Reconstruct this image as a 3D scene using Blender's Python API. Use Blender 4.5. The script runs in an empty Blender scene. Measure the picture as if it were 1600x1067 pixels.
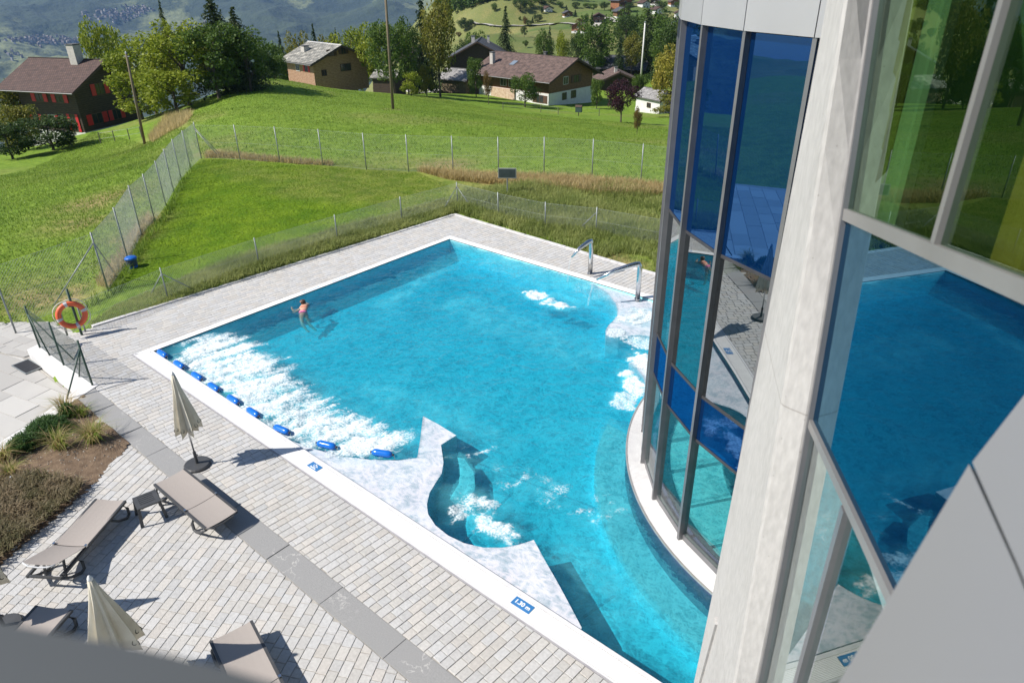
import bpy, bmesh, math, random
import numpy as np
from mathutils import Vector, Matrix
random.seed(7); rng = np.random.default_rng(7)
R_ = math.radians
scn = bpy.context.scene
col = scn.collection

# ------------------------------------------------------------------ camera, sky, sun, exposure
CAM = np.array([19.0, -6.04, 9.3]); FPX = 1096.4
PITCH, ROLL, YAW = R_(28.05), R_(-0.77), R_(-40.74)
FW = np.array([math.sin(YAW)*math.cos(PITCH), math.cos(YAW)*math.cos(PITCH), -math.sin(PITCH)])
RT = np.array([math.cos(YAW), -math.sin(YAW), 0.0]); UP = np.cross(RT, FW)
_c, _s = math.cos(ROLL), math.sin(ROLL)
RT, UP = _c*RT + _s*UP, -_s*RT + _c*UP
cd = bpy.data.cameras.new('camera'); co = bpy.data.objects.new('camera', cd); col.objects.link(co)
cd.sensor_width = 36; cd.lens = FPX/1600*36; cd.clip_start = 0.05; cd.clip_end = 20000
M = Matrix.Identity(4)
for i in range(3):
    M[i][0], M[i][1], M[i][2], M[i][3] = RT[i], UP[i], -FW[i], CAM[i]
co.matrix_world = M
cd.dof.use_dof = True; cd.dof.focus_distance = 19.0; cd.dof.aperture_fstop = 3.2
scn.camera = co

SUNAZ = np.array([-0.57, -0.82]); SUNAZ /= np.hypot(*SUNAZ); SUNEL = R_(45)
w = bpy.data.worlds.new('World'); scn.world = w; w.use_nodes = True
nt = w.node_tree; bg = nt.nodes['Background']
sky = nt.nodes.new('ShaderNodeTexSky'); sky.sky_type = 'NISHITA'; sky.sun_disc = False
sky.sun_elevation = SUNEL; sky.sun_rotation = math.atan2(SUNAZ[0], SUNAZ[1]) % (2*math.pi)
sky.altitude = 1200; sky.air_density = 1.0; sky.dust_density = 0.6
nt.links.new(sky.outputs[0], bg.inputs[0]); bg.inputs[1].default_value = 0.085
sl = bpy.data.lights.new('sun', 'SUN'); so = bpy.data.objects.new('sun', sl); col.objects.link(so)
sl.energy = 4.4; sl.angle = R_(0.53); sl.color = (1.0, 0.94, 0.86)
sd = Vector((-SUNAZ[0]*math.cos(SUNEL), -SUNAZ[1]*math.cos(SUNEL), -math.sin(SUNEL)))
so.rotation_euler = sd.to_track_quat('-Z', 'Y').to_euler(); so.location = (-20, -30, 60)
vs = scn.view_settings; vs.view_transform = 'Standard'; vs.look = 'None'; vs.gamma = 1.0; vs.use_curve_mapping = False
vs.exposure = 0.55
scn.render.engine = 'CYCLES'
scn.cycles.max_bounces = 10; scn.cycles.transparent_max_bounces = 24; scn.cycles.volume_bounces = 1
scn.cycles.caustics_reflective = False; scn.cycles.caustics_refractive = False

# ------------------------------------------------------------------ survey helpers: bearing and depth to world points
def ray(px, py):
    d = (px-800)*RT - (py-533.5)*UP + FPX*FW
    return d/np.linalg.norm(d)
def G(px, py, z=0.0):
    d = ray(px, py); return CAM + (z-CAM[2])/d[2]*d
def at(px, py, s):
    return CAM + (G(px, py)-CAM)*s
def far(px, py, D):
    d = ray(px, py); return CAM + D/np.hypot(d[0], d[1])*d

# ------------------------------------------------------------------ noise
class VN:
    def __init__(self, seed): self.t = np.random.default_rng(seed).random((256, 256))
    def __call__(self, x, y):
        x = np.asarray(x, float); y = np.asarray(y, float)
        xi = np.floor(x).astype(int); yi = np.floor(y).astype(int); fx = x-xi; fy = y-yi
        fx = fx*fx*(3-2*fx); fy = fy*fy*(3-2*fy); t = self.t
        a = t[xi & 255, yi & 255]; b = t[(xi+1) & 255, yi & 255]; c = t[xi & 255, (yi+1) & 255]; d = t[(xi+1) & 255, (yi+1) & 255]
        return (a*(1-fx)+b*fx)*(1-fy) + (c*(1-fx)+d*fx)*fy
    def fbm(self, x, y, o=4):
        s = 0; a = 0.5; n = 0
        for k in range(o):
            s = s + a*self(x*2**k+17*k, y*2**k+31*k); n += a; a *= 0.5
        return s/n
vn = VN(3); vn2 = VN(11)
def sstep(a, b, x):
    t = np.clip((x-a)/(b-a), 0, 1); return t*t*(3-2*t)
def inpoly(x, y, poly):
    x = np.asarray(x); y = np.asarray(y); r = np.zeros(x.shape, bool); n = len(poly); j = n-1
    for i in range(n):
        xi, yi = poly[i][0], poly[i][1]; xj, yj = poly[j][0], poly[j][1]
        m = ((yi > y) != (yj > y)) & (x < (xj-xi)*(y-yi)/((yj-yi) or 1e-9)+xi); r ^= m; j = i
    return r

# ------------------------------------------------------------------ materials
MATS = {}
def N(nt, typ, **kw):
    n = nt.nodes.new(typ)
    for k, v in kw.items(): setattr(n, k, v)
    return n
def mat(name, c1, c2=None, scale=5.0, rough=0.7, bump=0.0, bscale=None, metal=0.0, spec=None, coord='Object', detail=4.0, attr=None, stretch=None, fine=None):
    """Principled material; colour wanders between c1 and c2 by noise, or by a per-face 'tint' attribute."""
    if name in MATS: return MATS[name]
    m = bpy.data.materials.new(name); m.use_nodes = True; nt = m.node_tree; b = nt.nodes['Principled BSDF']
    b.inputs['Roughness'].default_value = rough; b.inputs['Metallic'].default_value = metal
    if spec is not None: b.inputs['Specular IOR Level'].default_value = spec
    tc = N(nt, 'ShaderNodeTexCoord'); src = tc.outputs[coord]
    if stretch:
        mp = N(nt, 'ShaderNodeMapping'); mp.inputs['Scale'].default_value = stretch; nt.links.new(src, mp.inputs[0]); src = mp.outputs[0]
    if c2 is None: b.inputs['Base Color'].default_value = (*c1, 1)
    else:
        no = N(nt, 'ShaderNodeTexNoise'); no.inputs['Scale'].default_value = scale; no.inputs['Detail'].default_value = detail
        nt.links.new(src, no.inputs['Vector'])
        fac = no.outputs[0]
        cr = N(nt, 'ShaderNodeValToRGB'); cr.color_ramp.elements[0].position = 0.3; cr.color_ramp.elements[1].position = 0.7
        cr.color_ramp.elements[0].color = (*c1, 1); cr.color_ramp.elements[1].color = (*c2, 1)
        if attr:
            at_ = N(nt, 'ShaderNodeAttribute', attribute_name=attr)
            mx = N(nt, 'ShaderNodeMath', operation='MULTIPLY_ADD'); mx.inputs[1].default_value = 0.35; nt.links.new(fac, mx.inputs[0])
            ml = N(nt, 'ShaderNodeMath', operation='MULTIPLY'); ml.inputs[1].default_value = 0.65; nt.links.new(at_.outputs['Fac'], ml.inputs[0])
            nt.links.new(ml.outputs[0], mx.inputs[2]); fac = mx.outputs[0]
        nt.links.new(fac, cr.inputs[0]); out = cr.outputs[0]
        if fine:
            n3 = N(nt, 'ShaderNodeTexNoise'); n3.inputs['Scale'].default_value = fine[0]; n3.inputs['Detail'].default_value = 3; nt.links.new(src, n3.inputs['Vector'])
            mr = N(nt, 'ShaderNodeMapRange'); mr.inputs[1].default_value = 0.3; mr.inputs[2].default_value = 0.7; mr.inputs[3].default_value = 1-fine[1]; mr.inputs[4].default_value = 1+fine[1]
            nt.links.new(n3.outputs[0], mr.inputs[0])
            vm = N(nt, 'ShaderNodeVectorMath', operation='SCALE'); nt.links.new(out, vm.inputs[0]); nt.links.new(mr.outputs[0], vm.inputs['Scale']); out = vm.outputs[0]
        nt.links.new(out, b.inputs['Base Color'])
    if bump:
        n2 = N(nt, 'ShaderNodeTexNoise'); n2.inputs['Scale'].default_value = bscale or scale*6; n2.inputs['Detail'].default_value = 5
        nt.links.new(src, n2.inputs['Vector'])
        bp = N(nt, 'ShaderNodeBump'); bp.inputs['Strength'].default_value = bump; bp.inputs['Distance'].default_value = 0.02
        nt.links.new(n2.outputs[0], bp.inputs['Height']); nt.links.new(bp.outputs[0], b.inputs['Normal'])
    MATS[name] = m; return m
def fresnel(nt, ior):
    """reflectance that is the same from both sides of a single sheet"""
    g = N(nt, 'ShaderNodeNewGeometry'); a = N(nt, 'ShaderNodeMath', operation='MULTIPLY_ADD'); a.inputs[1].default_value = -2.0; a.inputs[2].default_value = 1.0; nt.links.new(g.outputs['Backfacing'], a.inputs[0])
    p = N(nt, 'ShaderNodeMath', operation='POWER'); p.inputs[0].default_value = ior; nt.links.new(a.outputs[0], p.inputs[1]); f = N(nt, 'ShaderNodeFresnel'); nt.links.new(p.outputs[0], f.inputs[0]); return f
def striped(name, c1, c2, freq, axis='Z', rough=0.75, width=0.12, noise=3.0, dark=0.35):
    """boards or courses: dark joint lines across one object axis, noise colour along them"""
    if name in MATS: return MATS[name]
    m = mat(name, c1, c2, noise, rough, 0.15, noise*8, stretch=(1, 1, 3) if axis == 'Z' else (1, 1, 1)); nt = m.node_tree; b = nt.nodes['Principled BSDF']
    l = b.inputs['Base Color'].links[0]; src = l.from_socket
    tc = N(nt, 'ShaderNodeTexCoord'); sp = N(nt, 'ShaderNodeSeparateXYZ'); nt.links.new(tc.outputs['Object'], sp.inputs[0])
    a = N(nt, 'ShaderNodeMath', operation='MULTIPLY'); a.inputs[1].default_value = freq; nt.links.new(sp.outputs[axis], a.inputs[0])
    f = N(nt, 'ShaderNodeMath', operation='FRACT'); nt.links.new(a.outputs[0], f.inputs[0])
    g = N(nt, 'ShaderNodeMath', operation='LESS_THAN'); g.inputs[1].default_value = width; nt.links.new(f.outputs[0], g.inputs[0])
    mx = N(nt, 'ShaderNodeMix', data_type='RGBA', blend_type='MULTIPLY'); nt.links.new(g.outputs[0], mx.inputs[0]); nt.links.new(src, mx.inputs[6])
    mx.inputs[7].default_value = (dark, dark, dark, 1); nt.links.new(mx.outputs[2], b.inputs['Base Color'])
    return m
def tiled(name, c1, c2, cj, sx, sy, rough=0.8, joint=0.02, bump=0.5, jitter=0.5):
    """roof covering or paving pattern laid in metres on the UV map"""
    if name in MATS: return MATS[name]
    m = bpy.data.materials.new(name); m.use_nodes = True; nt = m.node_tree; b = nt.nodes['Principled BSDF']; b.inputs['Roughness'].default_value = rough
    tc = N(nt, 'ShaderNodeTexCoord'); br = N(nt, 'ShaderNodeTexBrick'); nt.links.new(tc.outputs['UV'], br.inputs['Vector'])
    br.inputs['Color1'].default_value = (*c1, 1); br.inputs['Color2'].default_value = (*c2, 1); br.inputs['Mortar'].default_value = (*cj, 1)
    br.inputs['Scale'].default_value = 1.0; br.inputs['Brick Width'].default_value = sx; br.inputs['Row Height'].default_value = sy; br.inputs['Mortar Size'].default_value = joint
    no = N(nt, 'ShaderNodeTexNoise'); no.inputs['Scale'].default_value = 1.3; no.inputs['Detail'].default_value = 6; nt.links.new(tc.outputs['UV'], no.inputs['Vector'])
    mr = N(nt, 'ShaderNodeMapRange'); mr.inputs[1].default_value = 0.3; mr.inputs[2].default_value = 0.7; mr.inputs[3].default_value = 1-jitter; mr.inputs[4].default_value = 1+jitter
    nt.links.new(no.outputs[0], mr.inputs[0])
    vm = N(nt, 'ShaderNodeVectorMath', operation='SCALE'); nt.links.new(br.outputs[0], vm.inputs[0]); nt.links.new(mr.outputs[0], vm.inputs['Scale'])
    nt.links.new(vm.outputs[0], b.inputs['Base Color'])
    bp = N(nt, 'ShaderNodeBump', invert=True); bp.inputs['Strength'].default_value = bump; bp.inputs['Distance'].default_value = 0.03
    nt.links.new(br.outputs['Fac'], bp.inputs['Height']); nt.links.new(bp.outputs[0], b.inputs['Normal'])
    MATS[name] = m; return m
def leafmat(name, c1, c2, trans=0.35):
    if name in MATS: return MATS[name]
    m = bpy.data.materials.new(name); m.use_nodes = True; nt = m.node_tree; nt.nodes.clear()
    o = N(nt, 'ShaderNodeOutputMaterial'); d = N(nt, 'ShaderNodeBsdfPrincipled'); t = N(nt, 'ShaderNodeBsdfTranslucent'); mx = N(nt, 'ShaderNodeMixShader')
    d.inputs['Roughness'].default_value = 0.55; d.inputs['Specular IOR Level'].default_value = 0.25
    a = N(nt, 'ShaderNodeAttribute', attribute_name='tint'); cr = N(nt, 'ShaderNodeValToRGB')
    cr.color_ramp.elements[0].color = (*c1, 1); cr.color_ramp.elements[1].color = (*c2, 1)
    nt.links.new(a.outputs['Fac'], cr.inputs[0]); nt.links.new(cr.outputs[0], d.inputs['Base Color']); nt.links.new(cr.outputs[0], t.inputs['Color'])
    mx.inputs[0].default_value = trans; nt.links.new(d.outputs[0], mx.inputs[1]); nt.links.new(t.outputs[0], mx.inputs[2]); nt.links.new(mx.outputs[0], o.inputs[0])
    MATS[name] = m; return m

# ------------------------------------------------------------------ mesh helpers
def link(o, parent=None):
    col.objects.link(o)
    if parent is not None: o.parent = parent
    return o
def tag(o, label=None, cat=None, group=None, kind=None):
    for k, v in (('label', label), ('category', cat), ('group', group), ('kind', kind)):
        if v: o[k] = v
    return o
def empty(name, loc=(0, 0, 0), rz=0.0, label=None, cat=None, group=None):
    o = bpy.data.objects.new(name, None); o.empty_display_size = 0.2; col.objects.link(o)
    o.location = tuple(float(v) for v in loc); o.rotation_euler = (0, 0, rz)
    return tag(o, label, cat, group)
def npmesh(name, V, F, tint=None, attrs=None, smooth=False):
    """mesh from numpy verts and a constant-size face array"""
    V = np.asarray(V, np.float32); F = np.asarray(F, np.int32); k = F.shape[1]
    me = bpy.data.meshes.new(name); me.vertices.add(len(V)); me.vertices.foreach_set('co', V.ravel())
    me.loops.add(F.size); me.loops.foreach_set('vertex_index', F.ravel())
    me.polygons.add(len(F)); me.polygons.foreach_set('loop_start', np.arange(0, F.size, k, dtype=np.int32))
    if smooth: me.polygons.foreach_set('use_smooth', np.ones(len(F), bool))
    if tint is not None:
        a = me.attributes.new('tint', 'FLOAT', 'FACE'); a.data.foreach_set('value', np.asarray(tint, np.float32))
    for n_, v in (attrs or {}).items():
        a = me.attributes.new(n_, 'FLOAT', 'POINT'); a.data.foreach_set('value', np.asarray(v, np.float32))
    me.update(calc_edges=True); me.validate(); return me
class MB:
    def __init__(self): self.v = []; self.f = []; self.uv = []; self.t = []
    def poly(self, pts, uv=None, tint=None):
        n = len(self.v); self.v += [tuple(float(c) for c in p) for p in pts]; self.f.append(tuple(range(n, n+len(pts)))); self.uv.append(uv); self.t.append(tint if tint is not None else 0.5); return self
    def hexa(self, p, tint=None):
        for q in ((3, 2, 1, 0), (4, 5, 6, 7), (0, 1, 5, 4), (1, 2, 6, 5), (2, 3, 7, 6), (3, 0, 4, 7)): self.poly([p[i] for i in q], tint=tint)
        return self
    def box(self, x0, x1, y0, y1, z0, z1):
        return self.hexa([(x0, y0, z0), (x1, y0, z0), (x1, y1, z0), (x0, y1, z0), (x0, y0, z1), (x1, y0, z1), (x1, y1, z1), (x0, y1, z1)])
    def bar(self, a, b, w, h=None, up=(0, 0, 1)):
        """rectangular bar from a to b"""
        a = Vector([float(c) for c in a]); b = Vector([float(c) for c in b]); h = h or w; d = (b-a).normalized(); u = Vector(up)
        if abs(d.dot(u)) > 0.98: u = Vector((1, 0, 0))
        s = d.cross(u).normalized()*w/2; t = s.cross(d).normalized()*h/2
        return self.hexa([a-s-t, a+s-t, a+s+t, a-s+t, b-s-t, b+s-t, b+s+t, b-s+t])
    def tube(self, pts, r, n=8, cap=True):
        pts = [Vector([float(c) for c in p]) for p in pts]; rs = r if hasattr(r, '__len__') else [r]*len(pts); rings = []
        for i, p in enumerate(pts):
            d = (pts[min(i+1, len(pts)-1)]-pts[max(i-1, 0)]).normalized(); u = Vector((0, 0, 1)) if abs(d.z) < 0.95 else Vector((1, 0, 0))
            s = d.cross(u).normalized(); t = s.cross(d).normalized()
            rings.append([p+(s*math.cos(2*math.pi*k/n)+t*math.sin(2*math.pi*k/n))*rs[i] for k in range(n)])
        b0 = len(self.v)
        for rg in rings: self.v += [tuple(q) for q in rg]
        for i in range(len(pts)-1):
            for k in range(n):
                self.f.append((b0+i*n+k, b0+i*n+(k+1) % n, b0+(i+1)*n+(k+1) % n, b0+(i+1)*n+k)); self.uv.append(None); self.t.append(0.5)
        if cap:
            self.f.append(tuple(b0+k for k in reversed(range(n)))); self.f.append(tuple(b0+(len(pts)-1)*n+k for k in range(n))); self.uv += [None, None]; self.t += [.5, .5]
        return self
    def prism(self, poly, z0, z1):
        n = len(poly); a = [(p[0], p[1], z0) for p in poly]; b = [(p[0], p[1], z1) for p in poly]
        self.poly(b); self.poly(a[::-1])
        for i in range(n): j = (i+1) % n; self.poly([a[i], a[j], b[j], b[i]])
        return self
    def lathe(self, prof, n=16, c=(0, 0, 0)):
        b0 = len(self.v)
        for r, z in prof:
            for k in range(n): self.v.append((c[0]+r*math.cos(2*math.pi*k/n), c[1]+r*math.sin(2*math.pi*k/n), c[2]+z))
        for i in range(len(prof)-1):
            for k in range(n):
                self.f.append((b0+i*n+k, b0+i*n+(k+1) % n, b0+(i+1)*n+(k+1) % n, b0+(i+1)*n+k)); self.uv.append(None); self.t.append(.5)
        self.f.append(tuple(b0+k for k in reversed(range(n)))); self.f.append(tuple(b0+(len(prof)-1)*n+k for k in range(n))); self.uv += [None, None]; self.t += [.5, .5]
        return self
    def mesh(self, name, smooth=False, tint=False):
        me = bpy.data.meshes.new(name); me.from_pydata(self.v, [], self.f)
        if any(u is not None for u in self.uv):
            ul = me.uv_layers.new(name='UVMap').data; i = 0
            for p, u in zip(me.polygons, self.uv):
                for k, li in enumerate(p.loop_indices): ul[li].uv = u[k] if u else (0, 0)
        if tint:
            a = me.attributes.new('tint', 'FLOAT', 'FACE'); a.data.foreach_set('value', np.asarray(self.t, np.float32))
        if smooth:
            me.polygons.foreach_set('use_smooth', [True]*len(me.polygons))
        me.update(); return me
    def build(self, name, m=None, parent=None, smooth=False, tint=False, bevel=0.0):
        me = self.mesh(name, smooth, tint); o = bpy.data.objects.new(name, me)
        if m: me.materials.append(m)
        link(o, parent)
        if bevel:
            bv = o.modifiers.new('bevel', 'BEVEL'); bv.width = bevel; bv.segments = 2; bv.limit_method = 'ANGLE'
        return o
def obj(name, me, m=None, parent=None):
    if m and not me.materials: me.materials.append(m)
    return link(bpy.data.objects.new(name, me), parent)
def struct(o): o['kind'] = 'structure'; return o
def clone(root, loc, rz, label, group=None, scale=None, cat=None):
    c = root.copy(); col.objects.link(c); c.location = tuple(float(v) for v in loc); c.rotation_euler = (0, 0, rz)
    if scale: c.scale = scale if hasattr(scale, '__len__') else (scale,)*3
    c['label'] = label
    if group: c['group'] = group
    for ch in root.children:
        k = ch.copy(); col.objects.link(k); k.parent = c
        for g in ch.children:
            q = g.copy(); col.objects.link(q); q.parent = k
    return c
def text_mesh(s, size, extrude=0.002, shear=0.0, bold=0.0):
    cu = bpy.data.curves.new('lettering', 'FONT'); cu.body = s; cu.size = size; cu.extrude = extrude; cu.shear = shear; cu.offset = bold; cu.align_x = 'CENTER'; cu.align_y = 'CENTER'
    o = bpy.data.objects.new('lettering', cu); col.objects.link(o); dg = bpy.context.evaluated_depsgraph_get()
    me = bpy.data.meshes.new_from_object(o.evaluated_get(dg)); col.objects.unlink(o); bpy.data.objects.remove(o); return me

# ================================================================== TERRAIN
ctrl = []
for x, y, z in [(-3, 2, 0), (-3, 9, 0), (-2.5, 15, 0), (5, 16, 0), (12, 18, 0), (25, 15, 0), (0, 23, -.1), (-21.4, 13.4, -.3), (-5, 1.5, -.1), (-12, 6, -.2), (-10, 13, -.1), (-7, 20, -.2),
                (22, -12, 0), (8, -9, 0), (-1, -6, -.2), (-5, -1.8, -.15), (-9, -6, -1.2), (30, -6, 0), (6, -2, 0), (6, 6, 0), (12, 4, 0), (2, 12, 0), (14, 10, 0)]: ctrl.append((x, y, z))
for px, py, s in [(0, 470, 1.02), (-120, 480, 1.0), (60, 380, 1.04), (0, 330, 1.2), (100, 320, 1.1), (30, 265, 1.55), (-150, 300, 1.5), (180, 270, 1.2), (136, 214, 2.0), (60, 235, 1.75), (-50, 250, 1.9), (226, 226, 1.5), (290, 192, 1.28), (250, 225, 1.3),
                  (330, 165, 1.35), (390, 200, 1.12), (500, 175, 1.2), (614, 171, 1.28), (700, 195, 1.16), (760, 215, 1.1), (900, 232, 1.09), (1040, 252, 1.06), (400, 126, 1.42), (350, 140, 1.45), (480, 134, 1.62), (560, 145, 1.75), (640, 150, 2.0),
                  (692, 146, 2.2), (760, 166, 2.1), (857, 168, 2.3), (924, 155, 2.45), (974, 190, 1.95), (1000, 206, 1.6), (1030, 178, 2.35), (1060, 195, 2.0), (820, 190, 1.5), (900, 195, 1.55), (680, 165, 1.6), (1140, 200, 1.9), (1200, 260, 1.1), (440, 129, 1.52), (440, 145, 1.35), (440, 165, 1.22), (400, 150, 1.27), (500, 150, 1.42), (520, 140, 1.68), (560, 160, 1.45), (470, 190, 1.12), (360, 165, 1.25), (540, 200, 1.12), (610, 200, 1.13)]: ctrl.append(tuple(at(px, py, s)))
for px, py, D in [(700, 66, 300), (800, 82, 250), (900, 98, 215), (1000, 112, 200), (1070, 118, 200), (690, 22, 480), (750, 35, 420), (800, 38, 400), (900, 40, 370), (1000, 45, 340), (1070, 50, 330), (1250, 60, 330),
                  (690, -5, 760), (800, 3, 640), (900, 3, 580), (1000, 5, 520), (1070, 8, 500), (700, -30, 1300), (900, -30, 1100), (1070, -30, 1000), (1300, -30, 1000)]: ctrl.append(tuple(far(px, py, D)))
for px, D, z in [(-300, 200, -40), (0, 200, -42), (200, 200, -38), (400, 190, -30), (560, 200, -26), (-300, 500, -150), (100, 500, -150), (350, 500, -140), (550, 500, -110), (-300, 1400, -470), (100, 1400, -470), (400, 1400, -450), (560, 1400, -400),
                 (-700, 120, -18), (-700, 500, -120), (-1600, 100, -5), (-1600, 600, -60), (400, 135, -13), (470, 150, -16), (250, 140, -22), (640, 400, -60), (640, 1300, -250)]:
    p = far(px, 100, D); ctrl.append((p[0], p[1], z))
ctrl = np.array(ctrl)
def _feat(x, y):
    dx = x-CAM[0]; dy = y-CAM[1]; az = np.arctan2(dx, dy)-YAW; az = (az+math.pi) % (2*math.pi)-math.pi
    return np.stack([az*2.6, np.log(np.hypot(dx, dy)+1e-3)*1.6], -1)
_F = _feat(ctrl[:, 0], ctrl[:, 1])
def _k(a, b): return np.sqrt(((a[:, None, :]-b[None, :, :])**2).sum(-1)+0.02)
_n = len(ctrl); _A = np.zeros((_n+1, _n+1)); _A[:_n, :_n] = -_k(_F, _F) - np.eye(_n)*-0.0; _A[:_n, _n] = 1; _A[_n, :_n] = 1
_W = np.linalg.solve(_A, np.r_[ctrl[:, 2], 0])
TERR = [(-1.75, 14.4), (15.5, 13.6), (30, 13.6), (30, -20), (5, -20), (2.6, -5.6), (0.9, -1.4), (-2.6, -1.6), (-2.7, 0.4)]
def ground(x, y):
    x = np.atleast_1d(np.asarray(x, float)); y = np.atleast_1d(np.asarray(y, float)); out = np.empty(x.shape)
    xf = x.ravel(); yf = y.ravel(); of = np.empty(xf.shape)
    for i in range(0, len(xf), 40000):
        f = _feat(xf[i:i+40000], yf[i:i+40000]); of[i:i+40000] = -_k(f, _F) @ _W[:_n] + _W[_n]
    D = np.hypot(xf-CAM[0], yf-CAM[1])
    of += (vn.fbm(xf*.35, yf*.35, 3)-.5)*.22*sstep(20, 40, D) + (vn.fbm(xf*.03+5, yf*.03, 4)-.5)*sstep(60, 400, D)*9
    return of.reshape(x.shape)
def gz(x, y): return float(ground(x, y)[0])
def drop(px, py, smin=0.9, smax=30):
    """where the sight line through a survey bearing meets the terrain"""
    d = ray(px, py); t = np.geomspace(15, 1500, 900); P = CAM+t[:, None]*d; z = ground(P[:, 0], P[:, 1]); k = np.argmax(P[:, 2] < z)
    return P[k] if P[k, 2] < z[k] else CAM+t[-1]*d
azs = np.radians(np.arange(-105, 80, 0.42)); rad = np.geomspace(7, 1700, 330)
AZ, RD = np.meshgrid(azs+YAW, rad, indexing='ij'); TX = CAM[0]+RD*np.sin(AZ); TY = CAM[1]+RD*np.cos(AZ); TZ = ground(TX, TY)
inside = inpoly(TX, TY, TERR); PATHP = [(-2.1, -5.5), (2.3, -5.5), (1.0, -1.7), (-2.5, -1.7), (-2.8, -.2), (-4.7, -.45), (-9.5, -4.6)]
TZ = np.where(inside, np.minimum(TZ, -0.25), TZ); TZ = np.where(inpoly(TX, TY, PATHP), np.minimum(TZ, -0.5), TZ)
LAWN = [tuple(G(*q)[:2]) for q in [(176, 452), (200, 408), (225, 365), (258, 320), (300, 250), (316, 243), (440, 253), (650, 264), (700, 285), (705, 310), (640, 338), (520, 372), (400, 412), (290, 438), (220, 450)]]
lawn = inpoly(TX+ (vn.fbm(TX*1.3, TY*1.3, 3)-.5)*1.2, TY+(vn2.fbm(TX*1.3, TY*1.3, 3)-.5)*1.2, LAWN).astype(float)
farm = sstep(160, 230, RD)
dryz = np.zeros_like(TZ)
for px, py, s, r in [(265, 185, 1.3, 3.0), (240, 205, 1.35, 4), (870, 282, 1.0, 2.2), (960, 292, 1.0, 2.0), (780, 275, 1.0, 1.6), (690, 255, 1.02, 1.5), (160, 320, 1.1, 2.5), (120, 350, 1.05, 1.5), (330, 232, 1.02, 1.2), (205, 370, 1.02, 1.0), (190, 400, 1.0, .8), (60, 460, 1.0, 1.2), (614, 173, 1.28, 1.1), (100, 455, 1.0, 1.), (230, 335, 1.0, 1.), (955, 403, 1.0, 1.0), (985, 412, 1., .7)]:
    p = at(px, py, s); dryz = np.maximum(dryz, np.exp(-((TX-p[0])**2+(TY-p[1])**2)/r**2)*(.5+vn.fbm(TX*.9, TY*.9)))
dryz = np.clip(dryz + .7*sstep(.55, .75, vn2.fbm(TX*.12, TY*.12, 4))*sstep(0, 1, (RD > 25)*1.)*.5 + farm*.35*sstep(.4, .6, vn.fbm(TX*.02, TY*.02, 3)), 0, 1)
V = np.stack([TX, TY, TZ], -1).reshape(-1, 3); na, nr = TX.shape
idx = np.arange(na*nr).reshape(na, nr); Fq = np.stack([idx[:-1, :-1], idx[1:, :-1], idx[1:, 1:], idx[:-1, 1:]], -1).reshape(-1, 4)
cen = V[Fq].mean(1); keep = ~inpoly(cen[:, 0], cen[:, 1], [(-.6, -.6), (29, -.6), (29, 13), (-.6, 13)])
gm = npmesh('ground', V, Fq[keep], attrs={'lawn': lawn.ravel(), 'dry': dryz.ravel(), 'far': farm.ravel()}, smooth=True)
def ground_mat():
    m = bpy.data.materials.new('grassland'); m.use_nodes = True; nt = m.node_tree; b = nt.nodes['Principled BSDF']; b.inputs['Roughness'].default_value = 0.9; b.inputs['Specular IOR Level'].default_value = .1
    tc = N(nt, 'ShaderNodeTexCoord')
    def noise(s, d=5):
        n = N(nt, 'ShaderNodeTexNoise'); n.inputs['Scale'].default_value = s; n.inputs['Detail'].default_value = d; nt.links.new(tc.outputs['Object'], n.inputs['Vector']); return n.outputs[0]
    def ramp(f, a, b_, p=(.35, .65)):
        r = N(nt, 'ShaderNodeValToRGB'); r.color_ramp.elements[0].color = (*a, 1); r.color_ramp.elements[1].color = (*b_, 1); r.color_ramp.elements[0].position = p[0]; r.color_ramp.elements[1].position = p[1]; nt.links.new(f, r.inputs[0]); return r.outputs[0]
    def mix(f, a, b_):
        x = N(nt, 'ShaderNodeMix', data_type='RGBA'); nt.links.new(f, x.inputs[0]); nt.links.new(a, x.inputs[6]); nt.links.new(b_, x.inputs[7]); return x.outputs[2]
    def attr(n): return N(nt, 'ShaderNodeAttribute', attribute_name=n).outputs['Fac']
    mead = mix(noise(.06, 3), ramp(noise(1.2), (.085, .155, .017), (.17, .265, .032)), ramp(noise(2.4), (.115, .205, .02), (.22, .31, .045)))
    lw = ramp(noise(.8, 8), (.085, .17, .008), (.16, .25, .014))
    dr = ramp(noise(1.5, 6), (.14, .15, .05), (.34, .27, .12))
    fr = ramp(noise(.03, 6), (.085, .135, .035), (.165, .19, .07))
    c = mix(attr('lawn'), mead, lw); c = mix(attr('far'), c, fr); c = mix(attr('dry'), c, dr)
    nt.links.new(c, b.inputs['Base Color'])
    bp = N(nt, 'ShaderNodeBump'); bp.inputs['Strength'].default_value = .8; bp.inputs['Distance'].default_value = .12; nt.links.new(noise(6, 6), bp.inputs['Height']); nt.links.new(bp.outputs[0], b.inputs['Normal'])
    return m
struct(obj('ground', gm, ground_mat()))

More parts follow.
